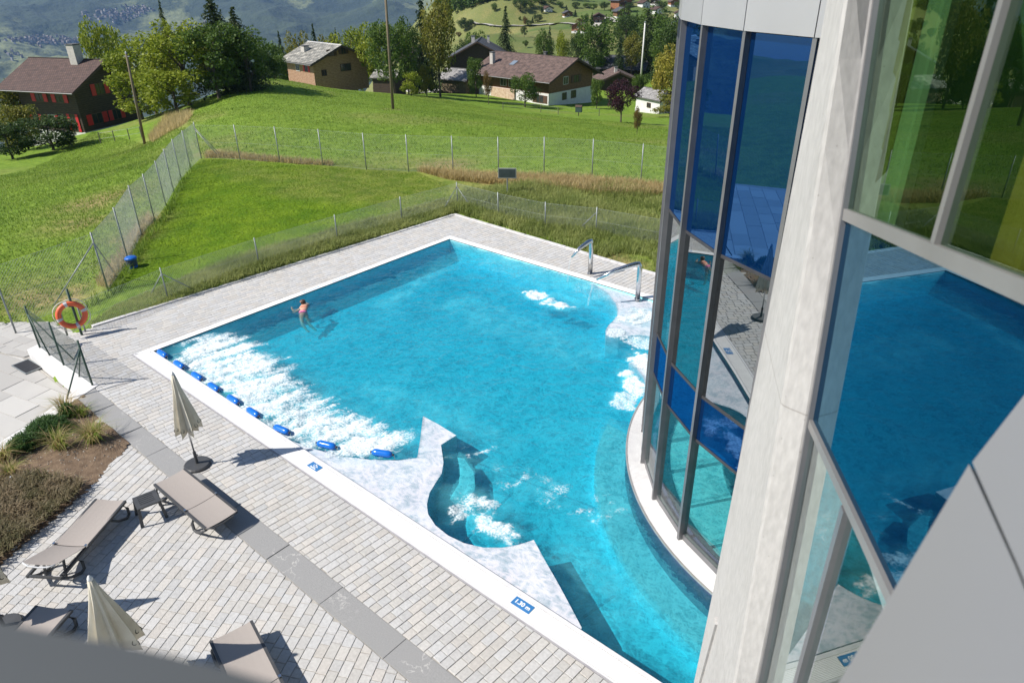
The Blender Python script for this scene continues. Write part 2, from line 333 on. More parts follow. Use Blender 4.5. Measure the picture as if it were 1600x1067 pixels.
# ---- mountain across the valley
ma = np.radians(np.arange(-62, 34, 0.22)); mr_ = np.linspace(1700, 6200, 260); A2, R2 = np.meshgrid(ma+YAW, mr_, indexing='ij')
MX = CAM[0]+R2*np.sin(A2); MY = CAM[1]+R2*np.cos(A2)
rid = 1-np.abs(2*vn.fbm(MX*.0011+3, MY*.0011+9, 5)-1); fl = vn2.fbm(MX*.0035, MY*.0035, 5)
MZ = -560+(R2-1700)*.135+(rid-.6)*190*sstep(1900, 3000, R2)+(fl-.5)*90; MZ = np.minimum(MZ, 30)
fi = np.arange(MX.size).reshape(MX.shape)
mm = npmesh('mountain', np.stack([MX, MY, MZ], -1).reshape(-1, 3), np.stack([fi[:-1, :-1], fi[1:, :-1], fi[1:, 1:], fi[:-1, 1:]], -1).reshape(-1, 4), smooth=True)
def mountain_mat():
    m = mat('mountain_forest', (.016, .030, .018), (.05, .07, .028), .0035, .95, 1.0, .03, detail=9); nt = m.node_tree
    nt.nodes['Bump'].inputs['Distance'].default_value = 14
    b = nt.nodes['Principled BSDF']; src = b.inputs['Base Color'].links[0].from_socket; tc = N(nt, 'ShaderNodeTexCoord')
    n = N(nt, 'ShaderNodeTexNoise'); n.inputs['Scale'].default_value = .0016; n.inputs['Detail'].default_value = 8; n.inputs['Roughness'].default_value = .65; nt.links.new(tc.outputs['Object'], n.inputs['Vector'])
    r = N(nt, 'ShaderNodeValToRGB'); r.color_ramp.elements[0].position = .54; r.color_ramp.elements[1].position = .60; nt.links.new(n.outputs[0], r.inputs[0])
    x = N(nt, 'ShaderNodeMix', data_type='RGBA'); nt.links.new(r.outputs[0], x.inputs[0]); nt.links.new(src, x.inputs[6]); x.inputs[7].default_value = (.17, .19, .08, 1); nt.links.new(x.outputs[2], b.inputs['Base Color'])
    return m
struct(obj('mountain', mm, mountain_mat()))
def mz(x, y):
    k = np.hypot(x-CAM[0], y-CAM[1]); rid = 1-abs(2*vn.fbm(x*.0011+3, y*.0011+9, 5)-1); fl = vn2.fbm(x*.0035, y*.0035, 5)
    return np.minimum(-560+(k-1700)*.135+(rid-.6)*190*sstep(1900, 3000, k)+(fl-.5)*90, 30)
# villages on the mountain, uncountable specks
hv = MB()
for (px, py, sx, sy, n) in [(85, 66, 70, 7, 120), (175, 26, 45, 9, 110), (215, 18, 25, 7, 50), (40, 64, 40, 5, 40), (300, 45, 50, 10, 14), (20, 90, 40, 8, 12)]:
    for k in range(n):
        qx = px+random.gauss(0, sx*.45); qy = py+random.gauss(0, sy*.5); d = ray(qx, qy); t = np.linspace(1750, 6500, 500); P = CAM+t[:, None]*d; zz = mz(P[:, 0], P[:, 1]); i = int(np.argmax(P[:, 2] < zz)); p = P[i]
        a = random.random()*3; s = random.uniform(5, 9); c_, s_ = math.cos(a), math.sin(a); L = s*random.uniform(1, 1.6); t_ = random.random()
        q = [(p[0]+c_*u*L-s_*v*s, p[1]+s_*u*L+c_*v*s) for u, v in ((-.5, -.5), (.5, -.5), (.5, .5), (-.5, .5))]; hh = random.uniform(6, 11)
        e = ((q[0][0]+q[3][0])/2, (q[0][1]+q[3][1])/2, p[2]+hh+4), ((q[1][0]+q[2][0])/2, (q[1][1]+q[2][1])/2, p[2]+hh+4)
        z0, z1 = p[2]-3, p[2]+hh
        for i_, j_ in ((0, 1), (1, 2), (2, 3), (3, 0)): hv.poly([(*q[i_], z0), (*q[j_], z0), (*q[j_], z1), (*q[i_], z1)], tint=t_)
        hv.poly([(*q[0], z1), (*q[1], z1), e[1], e[0]], tint=t_*.3); hv.poly([(*q[2], z1), (*q[3], z1), e[0], e[1]], tint=t_*.3)
tag(hv.build('far_village', mat('far_village_walls', (.10, .08, .07), (.36, .34, .33), 1, attr='tint'), tint=True), 'pale specks of village houses scattered on the hazy mountain across the valley', 'village', kind='stuff')

# ================================================================== TERRACE AND POOL
WX0, WX1, WY0, WY1 = .24, 20.0, .45, 12.10          # water's edge
DC = np.array([17.72, 7.96]); DR = 5.42             # glazed drum
concrete = mat('concrete', (.50, .48, .45), (.66, .64, .60), 2.2, .85, .25, 30, fine=(60, .1))
white_grate = mat('white_grating', (.78, .77, .76), (.86, .86, .85), 4, .55, .05)
tile_blue = mat('basin_tile', (.36, .84, .90), (.42, .87, .92), 1.2, .35)
tile_lilac = mat('shelf_tile', (.76, .70, .765), (.84, .79, .845), 1.5, .45, .3, 90)
base = MB()   # bedding sheet under the pavers, with the basin left open
for a in [(-2.75, -1.42, 0.0, -.004), (-2.75, .004, -.004, 14.6)]: pass
bed_sand = mat('joint_sand', (.33, .315, .285), (.42, .40, .365), 8, .95, .3)
tb = MB(); tb.prism([(-2.7, -1.45), (-1.75, 14.42), (-.0, 14.40), (0, -1.45)], -.3, -.014); tb.prism([(0, 12.37), (-.0, 14.40), (16, 13.7), (16, 12.37)], -.3, -.0142)
tb.prism([(0, -1.45), (0, 0), (24, 0), (24, -1.45)], -.3, -.0144); tb.prism([(4.1, -1.45), (24, -1.45), (24, -12), (9.7, -12)], -.3, -.0146); tb.prism([(.9, -1.45), (4.1, -1.45), (4.6, -2.3), (1.2, -2.3)], -.3, -.0148)
terrace = struct(tb.build('terrace', bed_sand))

def clip(poly, reg):
    out = poly
    for i in range(len(reg)):
        a = reg[i]; b = reg[(i+1) % len(reg)]; inp = out; out = []
        def sd_(p): return (b[0]-a[0])*(p[1]-a[1])-(b[1]-a[1])*(p[0]-a[0])
        for j in range(len(inp)):
            p = inp[j]; q = inp[(j+1) % len(inp)]; sp, sq = sd_(p), sd_(q)
            if sp >= 0: out.append(p)
            if sp*sq < 0: t = sp/(sp-sq); out.append((p[0]+(q[0]-p[0])*t, p[1]+(q[1]-p[1])*t))
        if len(out) < 3: return []
    return out
def area(p): return .5*abs(sum(p[i][0]*p[(i+1) % len(p)][1]-p[(i+1) % len(p)][0]*p[i][1] for i in range(len(p))))
def paving(reg, ang, roww, lens, gap, origin=(0, 0)):
    """courses of stones clipped to a convex region (counter-clockwise)"""
    c, s = math.cos(ang), math.sin(ang); lx = [(p[0]-origin[0])*c+(p[1]-origin[1])*s for p in reg]; ly = [-(p[0]-origin[0])*s+(p[1]-origin[1])*c for p in reg]; out = []
    for r in range(math.floor(min(ly)/roww), math.ceil(max(ly)/roww)):
        u = min(lx)-random.random()*.4
        while u < max(lx):
            L = random.choice(lens); q = [(u+gap/2, r*roww+gap/2), (u+L-gap/2, r*roww+gap/2), (u+L-gap/2, (r+1)*roww-gap/2), (u+gap/2, (r+1)*roww-gap/2)]; u += L
            w_ = clip([(origin[0]+x*c-y*s, origin[1]+x*s+y*c) for x, y in q], reg)
            if w_ and area(w_) > .004: out.append(w_)
    return out
def stone(mb, p, z1, th=.05, ch=.006, tint=.5):
    n = len(p); cx_ = sum(q[0] for q in p)/n; cy_ = sum(q[1] for q in p)/n
    ins = [(q[0]+(cx_-q[0])*ch/max(.05, math.hypot(cx_-q[0], cy_-q[1]))*1.4, q[1]+(cy_-q[1])*ch/max(.05, math.hypot(cx_-q[0], cy_-q[1]))*1.4) for q in p]
    tx, ty = random.gauss(0, .006), random.gauss(0, .006); zz = z1+random.gauss(0, .0012)
    top = [(q[0], q[1], zz+(q[0]-cx_)*tx+(q[1]-cy_)*ty) for q in ins]; mid = [(q[0], q[1], t[2]-ch) for q, t in zip(p, top)]; bot = [(q[0], q[1], z1-th) for q in p]
    mb.poly(top, tint=tint)
    for i in range(n):
        j = (i+1) % n; mb.poly([mid[i], mid[j], top[j], top[i]], tint=tint); mb.poly([bot[i], bot[j], mid[j], mid[i]], tint=tint)
def pscore(p):
    c = np.array([sum(q[0] for q in p)/len(p), sum(q[1] for q in p)/len(p), 0])-CAM; dz = c@FW
    if dz < .2: return 0
    x = 800+FPX*(c@RT)/dz; y = 533.5-FPX*(c@UP)/dz
    if not (0 < x < 1120 and 0 < y < 1067): return 0
    if y > 985 and x < 420 and y > 975+.22*x: return 0
    return area(p)*9.3/np.linalg.norm(c)**3
stones = []
LN = [.165, .2, .24, .24, .28]
stones += paving([(.95, -1.42), (24, -1.42), (24, -.035), (-2.68, -.035), (-2.68, -1.30)][::1], R_(87), .165, LN, .009)
stones += paving([(-2.62, -.035), (-.03, -.035), (-.03, 14.33), (-1.70, 14.33)], R_(87), .165, LN, .009)
stones += paving([(-.03, 12.40), (16, 12.40), (16, 13.55), (-.03, 14.28)], R_(87), .165, LN, .009, (.05, 0))
stones += paving([(4.2, -1.92), (9.6, -12), (24, -12), (24, -1.92)], R_(118), .172, LN, .008)
order = sorted(range(len(stones)), key=lambda i: -pscore(stones[i]))
def paver_mat():
    m = mat('paver_stone', (.45, .443, .43), (.505, .498, .485), 3.0, .88, .35, 60, attr='tint', fine=(22, .10)); nt = m.node_tree
    b = nt.nodes['Principled BSDF']; src = b.inputs['Base Color'].links[0].from_socket
    a = N(nt, 'ShaderNodeAttribute', attribute_name='tint'); f = N(nt, 'ShaderNodeMath', operation='MULTIPLY'); f.inputs[1].default_value = 37.3; nt.links.new(a.outputs['Fac'], f.inputs[0])
    g = N(nt, 'ShaderNodeMath', operation='FRACT'); nt.links.new(f.outputs[0], g.inputs[0])
    r = N(nt, 'ShaderNodeValToRGB'); e = r.color_ramp.elements; e[0].position = .0; e[0].color = (.975, .993, 1.012, 1); e[1].position = .45; e[1].color = (1, 1, 1, 1)
    q = e.new(.72); q.color = (1.0, .99, .96, 1); q = e.new(.93); q.color = (1.03, .997, .955, 1); nt.links.new(g.outputs[0], r.inputs[0])
    x = N(nt, 'ShaderNodeMix', data_type='RGBA', blend_type='MULTIPLY'); x.inputs[0].default_value = 1; nt.links.new(src, x.inputs[6]); nt.links.new(r.outputs[0], x.inputs[7]); nt.links.new(x.outputs[2], b.inputs['Base Color'])
    return m
pm = paver_mat(); rest = MB()
for k, i in enumerate(order):
    if k < 300 and pscore(stones[i]) > 0:
        mb = MB(); stone(mb, stones[i], 0.0, tint=random.random()); mb.build('paver', pm, terrace, tint=True)
    else: stone(rest, stones[i], 0.0, tint=random.random())
tag(rest.build('pavers', pm, terrace, tint=True), kind='stuff')
# granite band of slabs
def granite_mat():
    m = mat('granite_band', (.24, .24, .24), (.33, .33, .325), 70, .8, .2, 120); nt = m.node_tree; b = nt.nodes['Principled BSDF']; src = b.inputs['Base Color'].links[0].from_socket
    tc = N(nt, 'ShaderNodeTexCoord'); n = N(nt, 'ShaderNodeTexNoise'); n.inputs['Scale'].default_value = 1.15; n.inputs['Detail'].default_value = 5; n.inputs['Roughness'].default_value = .6; nt.links.new(tc.outputs['Object'], n.inputs['Vector'])
    r = N(nt, 'ShaderNodeValToRGB'); e = r.color_ramp.elements; e[0].position = .492; e[0].color = (0, 0, 0, 1); e[1].position = .5; e[1].color = (.5, .5, .5, 1); q = e.new(.508); q.color = (0, 0, 0, 1); nt.links.new(n.outputs[0], r.inputs[0])
    n2 = N(nt, 'ShaderNodeTexNoise'); n2.inputs['Scale'].default_value = .9; nt.links.new(tc.outputs['Object'], n2.inputs['Vector']); r2 = N(nt, 'ShaderNodeValToRGB'); r2.color_ramp.elements[0].position = .56; r2.color_ramp.elements[1].position = .62; nt.links.new(n2.outputs[0], r2.inputs[0])
    ml = N(nt, 'ShaderNodeMath', operation='MULTIPLY'); nt.links.new(r.outputs[0], ml.inputs[0]); nt.links.new(r2.outputs[0], ml.inputs[1])
    x = N(nt, 'ShaderNodeMix', data_type='RGBA'); nt.links.new(ml.outputs[0], x.inputs[0]); nt.links.new(src, x.inputs[6]); x.inputs[7].default_value = (.68, .66, .63, 1); nt.links.new(x.outputs[2], b.inputs['Base Color']); return m
gmt = granite_mat(); u = .95
while u < 24:
    L = random.uniform(1.2, 1.7); mb = MB(); stone(mb, [(u+.004, -1.905), (u+L-.004, -1.905), (u+L-.004, -1.430), (u+.004, -1.430)], .002, .06, .004); mb.build('granite_slab', gmt, terrace); u += L
# light granite kerb along the outer edges
kerb_m = mat('kerb_granite', (.50, .49, .50), (.70, .69, .69), 9, .8, .3, 50)
def kerbline(a, b, wd, n):
    a = np.array(a); b = np.array(b); d = (b-a)/n; t = d/np.hypot(*d); nn = np.array([-t[1], t[0]])*wd
    for k in range(n):
        p = a+d*k+t*.004; q = a+d*(k+1)-t*.004; mb = MB(); stone(mb, [tuple(p), tuple(q), tuple(q+nn), tuple(p+nn)], .03, .25, .01); mb.build('kerb_stone', kerb_m, terrace)
kerbline((-2.66, .0), (-1.70, 14.36), .14, 15); kerbline((-1.80, 14.36), (14.5, 13.64), .14, 16)
# pool basin
bs = MB(); FZ = -.82
def quad(mb, a, b, c, d): mb.poly([a, b, c, d])
quad(bs, (WX0, WY0, FZ), (WX1, WY0, FZ), (WX1, WY1, FZ), (WX0, WY1, FZ))
for (x0, y0, x1, y1) in [(WX0, WY0, WX0, WY1), (WX0, WY1, WX1, WY1), (WX1, WY1, WX1, WY0), (WX1, WY0, WX0, WY0)]:
    quad(bs, (x0, y0, FZ), (x0, y0, .004), (x1, y1, .004), (x1, y1, FZ))
basin = struct(bs.build('pool_basin', tile_blue))
cp = MB(); cp.prism([(0, 0), (WX0, WY0), (WX0, WY1), (0, 12.37)], -.02, .012); cp.build('coping', white_grate, basin)
cp = MB(); cp.prism([(WX0, WY1), (16, WY1), (16, 12.37), (0, 12.37)], -.02, .0125); cp.build('coping', white_grate, basin)
# overflow gutter along the terrace: frame, lip and hundreds of narrow bars
gt = MB(); gt.box(0.02, 24, .0, .035, -.02, .013); gt.box(.22, 24, WY0-.075, WY0, -.02, .0135); gt.prism([(0.02, .035), (24, .035), (24, WY0-.075), (.20, WY0-.075)], -.06, -.035); gt.build('gutter_frame', mat('gutter_frame', (.62, .62, .63), (.72, .72, .72), 5, .5), basin)
gb = MB(); y = .048
while y < WY0-.085:
    gb.box(.05+y*.4, 24, y, y+.0165, -.03, .011); y += .0245
x = .1
while x < 24: gb.box(x, x+.012, .036, WY0-.076, -.033, -.004); x += .05
tag(gb.build('gutter_bars', white_grate, basin), kind='stuff')
mb = MB(); mb.box(.0, 24, -.032, -.002, -.3, .006); mb.build('drain_slot', mat('drain_slot_metal', (.30, .29, .31), (.40, .39, .40), 6, .5), basin)
# bathing shelves just under the water
def W(px, py, z=-.07): return tuple(G(px, py, z)[:2])
def smooth_poly(pts, n=4):
    out = []
    for i in range(len(pts)):
        p0, p1, p2, p3 = [np.array(pts[(i+k) % len(pts)][:2]) for k in (-1, 0, 1, 2)]
        if len(pts[i]) > 2 or len(pts[(i+1) % len(pts)]) > 3: out.append(tuple(p1)); continue
        for t in np.arange(n)/n: out.append(tuple(.5*((2*p1)+(-p0+p2)*t+(2*p0-5*p1+4*p2-p3)*t*t+(-p0+3*p1-3*p2+p3)*t**3)))
    return out
def shelf(name, pts, z, m=tile_lilac, z0=None):
    return MB().prism(pts, FZ, z).build(name, m, basin)
SH1 = [(6.35, WY0), *[W(*q) for q in [(480, 698), (530, 712), (580, 718), (622, 719), (652, 715), (656, 690), (661, 650), (684, 662), (713, 680), (700, 688), (689, 695), (691, 708), (693, 722), (690, 740), (680, 755), (671, 770), (667, 788), (669, 803), (680, 820), (700, 836), (725, 848), (755, 855), (785, 855), (812, 850), (834, 843), (852, 876), (870, 907), (890, 944), (909, 980)]], (14.75, WY0)]
shelf('tile_shelf', SH1, -.072)
shelf('whirl_step', [W(693, 708, -.35), W(725, 712, -.35), W(741, 735, -.35), W(742, 760, -.35), W(728, 778, -.35), W(700, 775, -.35), W(678, 770, -.35), W(690, 745, -.35)], -.42, tile_blue)
SH2 = [(6.9, WY1), (7.45, 11.90), (7.95, 11.65), (8.38, 11.32), (8.70, 10.95), (8.93, 10.57), (9.02, 10.2), (9.08, 9.85), (9.20, 9.52), (9.38, 9.27), (9.72, 9.42), (10.0, 9.80), (10.3, 9.98), (10.65, 9.95), (10.95, 9.70), (11.1, 9.3), (11.08, 8.9), (10.95, 8.62), (10.72, 8.36), (11.05, 8.22), (11.4, 7.95), (11.7, 7.6), (12.2, 7.3), (13.2, 12.0), (13.0, WY1)]
shelf('tile_shelf', SH2, -.074)
ring = [tuple(DC+6.45*np.array([math.cos(R_(a)), math.sin(R_(a))])) for a in np.arange(196, 300, 4)]; inner = [tuple(DC+5.7*np.array([math.cos(R_(a)), math.sin(R_(a))])) for a in np.arange(299, 195, -4)]
rb = MB()
for i in range(len(ring)-1):
    a0, a1, b0, b1 = ring[i], ring[i+1], inner[-1-i], inner[-2-i]; q = [(*a0,), (*a1,), (*b1,), (*b0,)]
    q = [p if p[1] > WY0+.05 else (p[0], WY0+.05) for p in q]; rb.prism(q, FZ, -.55)
rb.build('seat_ledge', mat('ledge_tile', (.52, .80, .83), (.62, .86, .88), 2, .4), basin)
lb = MB()
for (a, b) in [((715, 712), (960, 805)), ((690, 880), (800, 770)), ((860, 1000), (960, 930)), ((985, 700), (1000, 790))]:
    p = G(*a, FZ); q = G(*b, FZ); lb.bar((p[0], p[1], FZ+.002), (q[0], q[1], FZ+.002), .05, .012)
lb.build('floor_joint', mat('floor_joint_tile', (.16, .50, .60)), basin)

# ------------------------------------------------------------------ water
st = .05; gx = np.arange(WX0-.004, WX1+st, st); gy = np.arange(WY0-.004, WY1+st, st); gx[-1] = WX1+.004; gy[-1] = WY1+.004
X, Y = np.meshgrid(gx, gy, indexing='ij')
wxx = X+.35*(vn.fbm(X*1.7, Y*1.7, 3)-.5); wyy = Y+.35*(vn2.fbm(X*1.7, Y*1.7, 3)-.5)
foam = np.zeros_like(X); milk_fill = np.zeros_like(X)
edge = [G(*q, -.03)[:2] for q in [(285, 528), (360, 520), (415, 545), (470, 590), (530, 630), (580, 655), (640, 672), (655, 690), (650, 712), (560, 716), (470, 694), (440, 682), (380, 640), (262, 556)]]
ip = inpoly(wxx, wyy, edge).astype(float)
for _ in range(6): ip = (ip+np.roll(ip, 1, 0)+np.roll(ip, -1, 0)+np.roll(ip, 1, 1)+np.roll(ip, -1, 1))/5
strk = vn.fbm(wxx*4.6-wyy*1.2, wyy*1.3+wxx*.4, 5); fine_ = vn2.fbm(X*9, Y*9, 4)
ipb = ip.copy()
for _ in range(130): ipb = (ipb+np.roll(ipb, 1, 0)+np.roll(ipb, -1, 0)+np.roll(ipb, 1, 1)+np.roll(ipb, -1, 1))/5
ipb = np.maximum(ipb, ip*.8*(1-sstep(.6, 1.6, Y))); dens = np.clip(ipb*1.15, 0, 1)
foam = np.maximum(foam, sstep(.36, .92, strk*.70+fine_*.30+(dens-.60)*.60)*sstep(.06, .35, dens)); milk_fill = np.maximum(milk_fill, dens*.62)
def blob(px, py, rx, ry, rot, f, mk, lo=.35, hi=.65):
    global foam, milk_fill
    p = G(px, py, -.03); c, s = math.cos(rot), math.sin(rot); u = ((wxx-p[0])*c+(wyy-p[1])*s)/rx; v = (-(wxx-p[0])*s+(wyy-p[1])*c)/ry; r = np.sqrt(u*u+v*v); g = 1-sstep(.35, 1.25, r)
    foam = np.maximum(foam, f*sstep(lo, hi, g*.75+(strk*.5+fine_*.5-.5)*1.3)*(g > .01)); milk_fill = np.maximum(milk_fill, mk*g)
blob(842, 462, .75, .45, .2, .95, .7, .45, .8); blob(870, 475, .8, .4, .3, .9, .7, .45, .85); blob(880, 455, 2.2, 1.3, 0, .0, .36); blob(930, 455, 1.2, .8, 0, .15, .36)
blob(800, 420, 2.4, .8, 0, .10, .26)
blob(990, 497, .9, .6, .3, .8, .7, .4, .8); blob(1015, 490, 1.0, .5, .2, .8, .7, .4, .8); blob(965, 520, .35, .5, 0, .6, .4); blob(1005, 535, .9, .5, .2, .55, .45); blob(1010, 568, .9, .5, -.4, .95, .8, .3, .65); blob(985, 600, .35, 1.1, .9, .85, .6, .4, .75); blob(975, 625, .5, .5, .9, .6, .5)
blob(745, 790, .85, .6, .2, .75, .5, .5, .95); blob(770, 825, .8, .35, .2, .8, .5, .45, .85); blob(720, 800, .4, .5, .2, .5, .3)
for a, b, wd, f in [((700, 718), (765, 700), .16, .55), ((715, 712), (830, 752), .35, .0), ((770, 730), (955, 810), .38, .35), ((860, 770), (985, 800), .3, .3), ((560, 600), (800, 700), .5, 0), ((700, 470), (930, 560), .8, 0), ((590, 480), (720, 400), .4, .04), ((880, 850), (1000, 960), .6, .05)]:
    p = G(*a, -.03)[:2]; q = G(*b, -.03)[:2]; d = q-p; L = np.hypot(*d); d /= L; s_ = (wxx-p[0])*d[0]+(wyy-p[1])*d[1]; r_ = np.abs(-(wxx-p[0])*d[1]+(wyy-p[1])*d[0])/wd; g = (1-sstep(.3, 1.4, r_))*sstep(-.3, .3, s_)*(1-sstep(L-.5, L+.4, s_))
    foam = np.maximum(foam, f*g*sstep(.45, .7, strk*.5+fine_*.5)); milk_fill = np.maximum(milk_fill, .30*g*(.2+1.2*fine_))
milk_fill = np.clip(milk_fill*(.55+.9*sstep(.35, .65, vn.fbm(wxx*3.3, wyy*3.3, 4)))*.7+.06*sstep(.50, .72, vn.fbm(wxx*1.1+3, wyy*1.1, 5))*sstep(1.6, 2.6, X), 0, 1)
rough_ = .5+.9*sstep(.4, .7, vn.fbm(X*.35, Y*.35, 3)); calm = 1-.6*sstep(12.5, 14.5, X)
Z = -.042+calm*rough_*(.065*(vn.fbm(wxx*1.9, wyy*2.1, 3)-.5)+.055*(vn2.fbm(wxx*4.5, wyy*5, 3)-.5)+.018*(vn.fbm(X*9, Y*9, 2)-.5)) + foam*(.015+.09*(fine_-.45)) + milk_fill*.02*(fine_-.5)
on_sh = inpoly(X, Y, SH1) | inpoly(X, Y, SH2); Z = np.where(on_sh, np.maximum(-.046+(Z+.042)*.35, -.06), Z)
nx, ny = X.shape; top = np.stack([X, Y, Z], -1).reshape(-1, 3); ti = np.arange(nx*ny).reshape(nx, ny)
Ft = np.stack([ti[:-1, :-1], ti[1:, :-1], ti[1:, 1:], ti[:-1, 1:]], -1).reshape(-1, 4)
per = np.r_[ti[:, 0], ti[-1, 1:], ti[-2::-1, -1], ti[0, -2:0:-1]]; bot = top[per].copy(); bot[:, 2] = FZ-.2; bi = np.arange(len(per))+nx*ny; pn = np.roll(per, -1); bn = np.roll(bi, -1)
Fs = np.stack([per, bi, bn, pn], -1); cb = nx*ny+len(per); allv = np.r_[top, bot, [[10, 6, FZ-.2]]]
Fb = np.stack([bi, np.full(len(bi), cb), np.full(len(bi), cb), bn], -1)
me = bpy.data.meshes.new('water'); Fl = np.r_[Ft, Fs]; tri = np.stack([bi, np.full(len(bi), cb), bn], -1)
me.vertices.add(len(allv)); me.vertices.foreach_set('co', allv.astype(np.float32).ravel()); lv = np.r_[Fl.ravel(), tri.ravel()].astype(np.int32); me.loops.add(len(lv)); me.loops.foreach_set('vertex_index', lv)
me.polygons.add(len(Fl)+len(tri)); me.polygons.foreach_set('loop_start', np.r_[np.arange(len(Fl))*4, len(Fl)*4+np.arange(len(tri))*3].astype(np.int32)); me.polygons.foreach_set('use_smooth', np.r_[np.ones(len(Ft), bool), np.zeros(len(Fs)+len(tri), bool)])
ext = np.zeros(len(per)+1)
milk_fill = np.clip(milk_fill+.07*(1-on_sh), 0, 1); milk_fill = np.where(on_sh, milk_fill*.5, milk_fill)  # besides aerated water, an even cyan veil is added to lift underwater shade
for n_, v in (('foam', foam), ('milk_fill', milk_fill), ('thin', on_sh.astype(float))):
    a = me.attributes.new(n_, 'FLOAT', 'POINT'); a.data.foreach_set('value', np.r_[v.ravel(), ext].astype(np.float32))
me.update(calc_edges=True); me.validate()
def water_mat():
    m = bpy.data.materials.new('pool_water'); m.use_nodes = True; nt = m.node_tree; nt.nodes.clear(); o = N(nt, 'ShaderNodeOutputMaterial'); tc = N(nt, 'ShaderNodeTexCoord')
    def noise(s, d, src=None):
        n = N(nt, 'ShaderNodeTexNoise'); n.inputs['Scale'].default_value = s; n.inputs['Detail'].default_value = d; nt.links.new(src or tc.outputs['Object'], n.inputs['Vector']); return n
    def fil(scale, det, dis, w):
        n = noise(scale, det); n.inputs['Distortion'].default_value = dis; a = N(nt, 'ShaderNodeMath', operation='SUBTRACT'); a.inputs[1].default_value = .5; nt.links.new(n.outputs[0], a.inputs[0]); b = N(nt, 'ShaderNodeMath', operation='ABSOLUTE'); nt.links.new(a.outputs[0], b.inputs[0])
        m_ = N(nt, 'ShaderNodeMapRange', interpolation_type='SMOOTHSTEP'); m_.inputs[1].default_value = 0; m_.inputs[2].default_value = w; m_.inputs[3].default_value = 1; m_.inputs[4].default_value = 0; nt.links.new(b.outputs[0], m_.inputs[0]); return m_.outputs[0]
    sm_ = N(nt, 'ShaderNodeMath', operation='MULTIPLY_ADD'); sm_.inputs[1].default_value = .55; nt.links.new(fil(3.4, 2.0, 1.3, .10), sm_.inputs[0]); s2_ = N(nt, 'ShaderNodeMath', operation='MULTIPLY'); s2_.inputs[1].default_value = .45; nt.links.new(fil(7.5, 2.0, 1.6, .14), s2_.inputs[0]); s3_ = N(nt, 'ShaderNodeMath', operation='MULTIPLY_ADD'); s3_.inputs[1].default_value = .35; nt.links.new(fil(1.3, 2.0, 1.6, .16), s3_.inputs[0]); nt.links.new(s2_.outputs[0], s3_.inputs[2]); nt.links.new(s3_.outputs[0], sm_.inputs[2])
    r = N(nt, 'ShaderNodeValToRGB'); e = r.color_ramp.elements; e[0].position = 0; e[0].color = (.52, .66, .70, 1); e[1].position = .85; e[1].color = (1, 1, 1, 1); nt.links.new(sm_.outputs[0], r.inputs[0])  # bright filaments in the water tint stand in for caustics and refracted ripples
    ta_ = N(nt, 'ShaderNodeAttribute', attribute_name='thin'); tf_ = N(nt, 'ShaderNodeMath', operation='MULTIPLY'); tf_.inputs[1].default_value = .38; nt.links.new(ta_.outputs['Fac'], tf_.inputs[0]); tx2 = N(nt, 'ShaderNodeMix', data_type='RGBA'); nt.links.new(tf_.outputs[0], tx2.inputs[0]); nt.links.new(r.outputs[0], tx2.inputs[6]); tx2.inputs[7].default_value = (1, 1, 1, 1)
    tr = N(nt, 'ShaderNodeBsdfTransparent'); nt.links.new(tx2.outputs[2], tr.inputs[0])
    bn_ = noise(6.0, 3); bp = N(nt, 'ShaderNodeBump'); bp.inputs['Strength'].default_value = .7; bp.inputs['Distance'].default_value = .08; nt.links.new(bn_.outputs[0], bp.inputs['Height'])
    rf_ = N(nt, 'ShaderNodeBsdfRefraction'); rf_.inputs['IOR'].default_value = 1.33; rf_.inputs['Roughness'].default_value = .03; nt.links.new(bp.outputs[0], rf_.inputs['Normal']); nt.links.new(r.outputs[0], rf_.inputs[0])
    mt_ = N(nt, 'ShaderNodeMixShader'); th_ = N(nt, 'ShaderNodeAttribute', attribute_name='thin'); tm_ = N(nt, 'ShaderNodeMath', operation='MULTIPLY_ADD'); tm_.inputs[1].default_value = -.30; tm_.inputs[2].default_value = .34; nt.links.new(th_.outputs['Fac'], tm_.inputs[0]); nt.links.new(tm_.outputs[0], mt_.inputs[0]); nt.links.new(tr.outputs[0], mt_.inputs[1]); nt.links.new(rf_.outputs[0], mt_.inputs[2])
    gl = N(nt, 'ShaderNodeBsdfGlossy'); gl.inputs['Roughness'].default_value = .04; nt.links.new(bp.outputs[0], gl.inputs['Normal'])
    fr = fresnel(nt, 1.33); nt.links.new(bp.outputs[0], fr.inputs['Normal'])
    m1 = N(nt, 'ShaderNodeMixShader'); nt.links.new(fr.outputs[0], m1.inputs[0]); nt.links.new(mt_.outputs[0], m1.inputs[1]); nt.links.new(gl.outputs[0], m1.inputs[2])
    mk = N(nt, 'ShaderNodeBsdfDiffuse'); mk.inputs[0].default_value = (.16, .70, .80, 1); am = N(nt, 'ShaderNodeAttribute', attribute_name='milk_fill'); fm = N(nt, 'ShaderNodeMath', operation='MULTIPLY'); fm.inputs[1].default_value = .55; nt.links.new(am.outputs['Fac'], fm.inputs[0])
    m2 = N(nt, 'ShaderNodeMixShader'); nt.links.new(fm.outputs[0], m2.inputs[0]); nt.links.new(m1.outputs[0], m2.inputs[1]); nt.links.new(mk.outputs[0], m2.inputs[2])
    fd = N(nt, 'ShaderNodeBsdfDiffuse'); fd.inputs[0].default_value = (.74, .80, .82, 1); af = N(nt, 'ShaderNodeAttribute', attribute_name='foam'); nf = noise(22, 10)
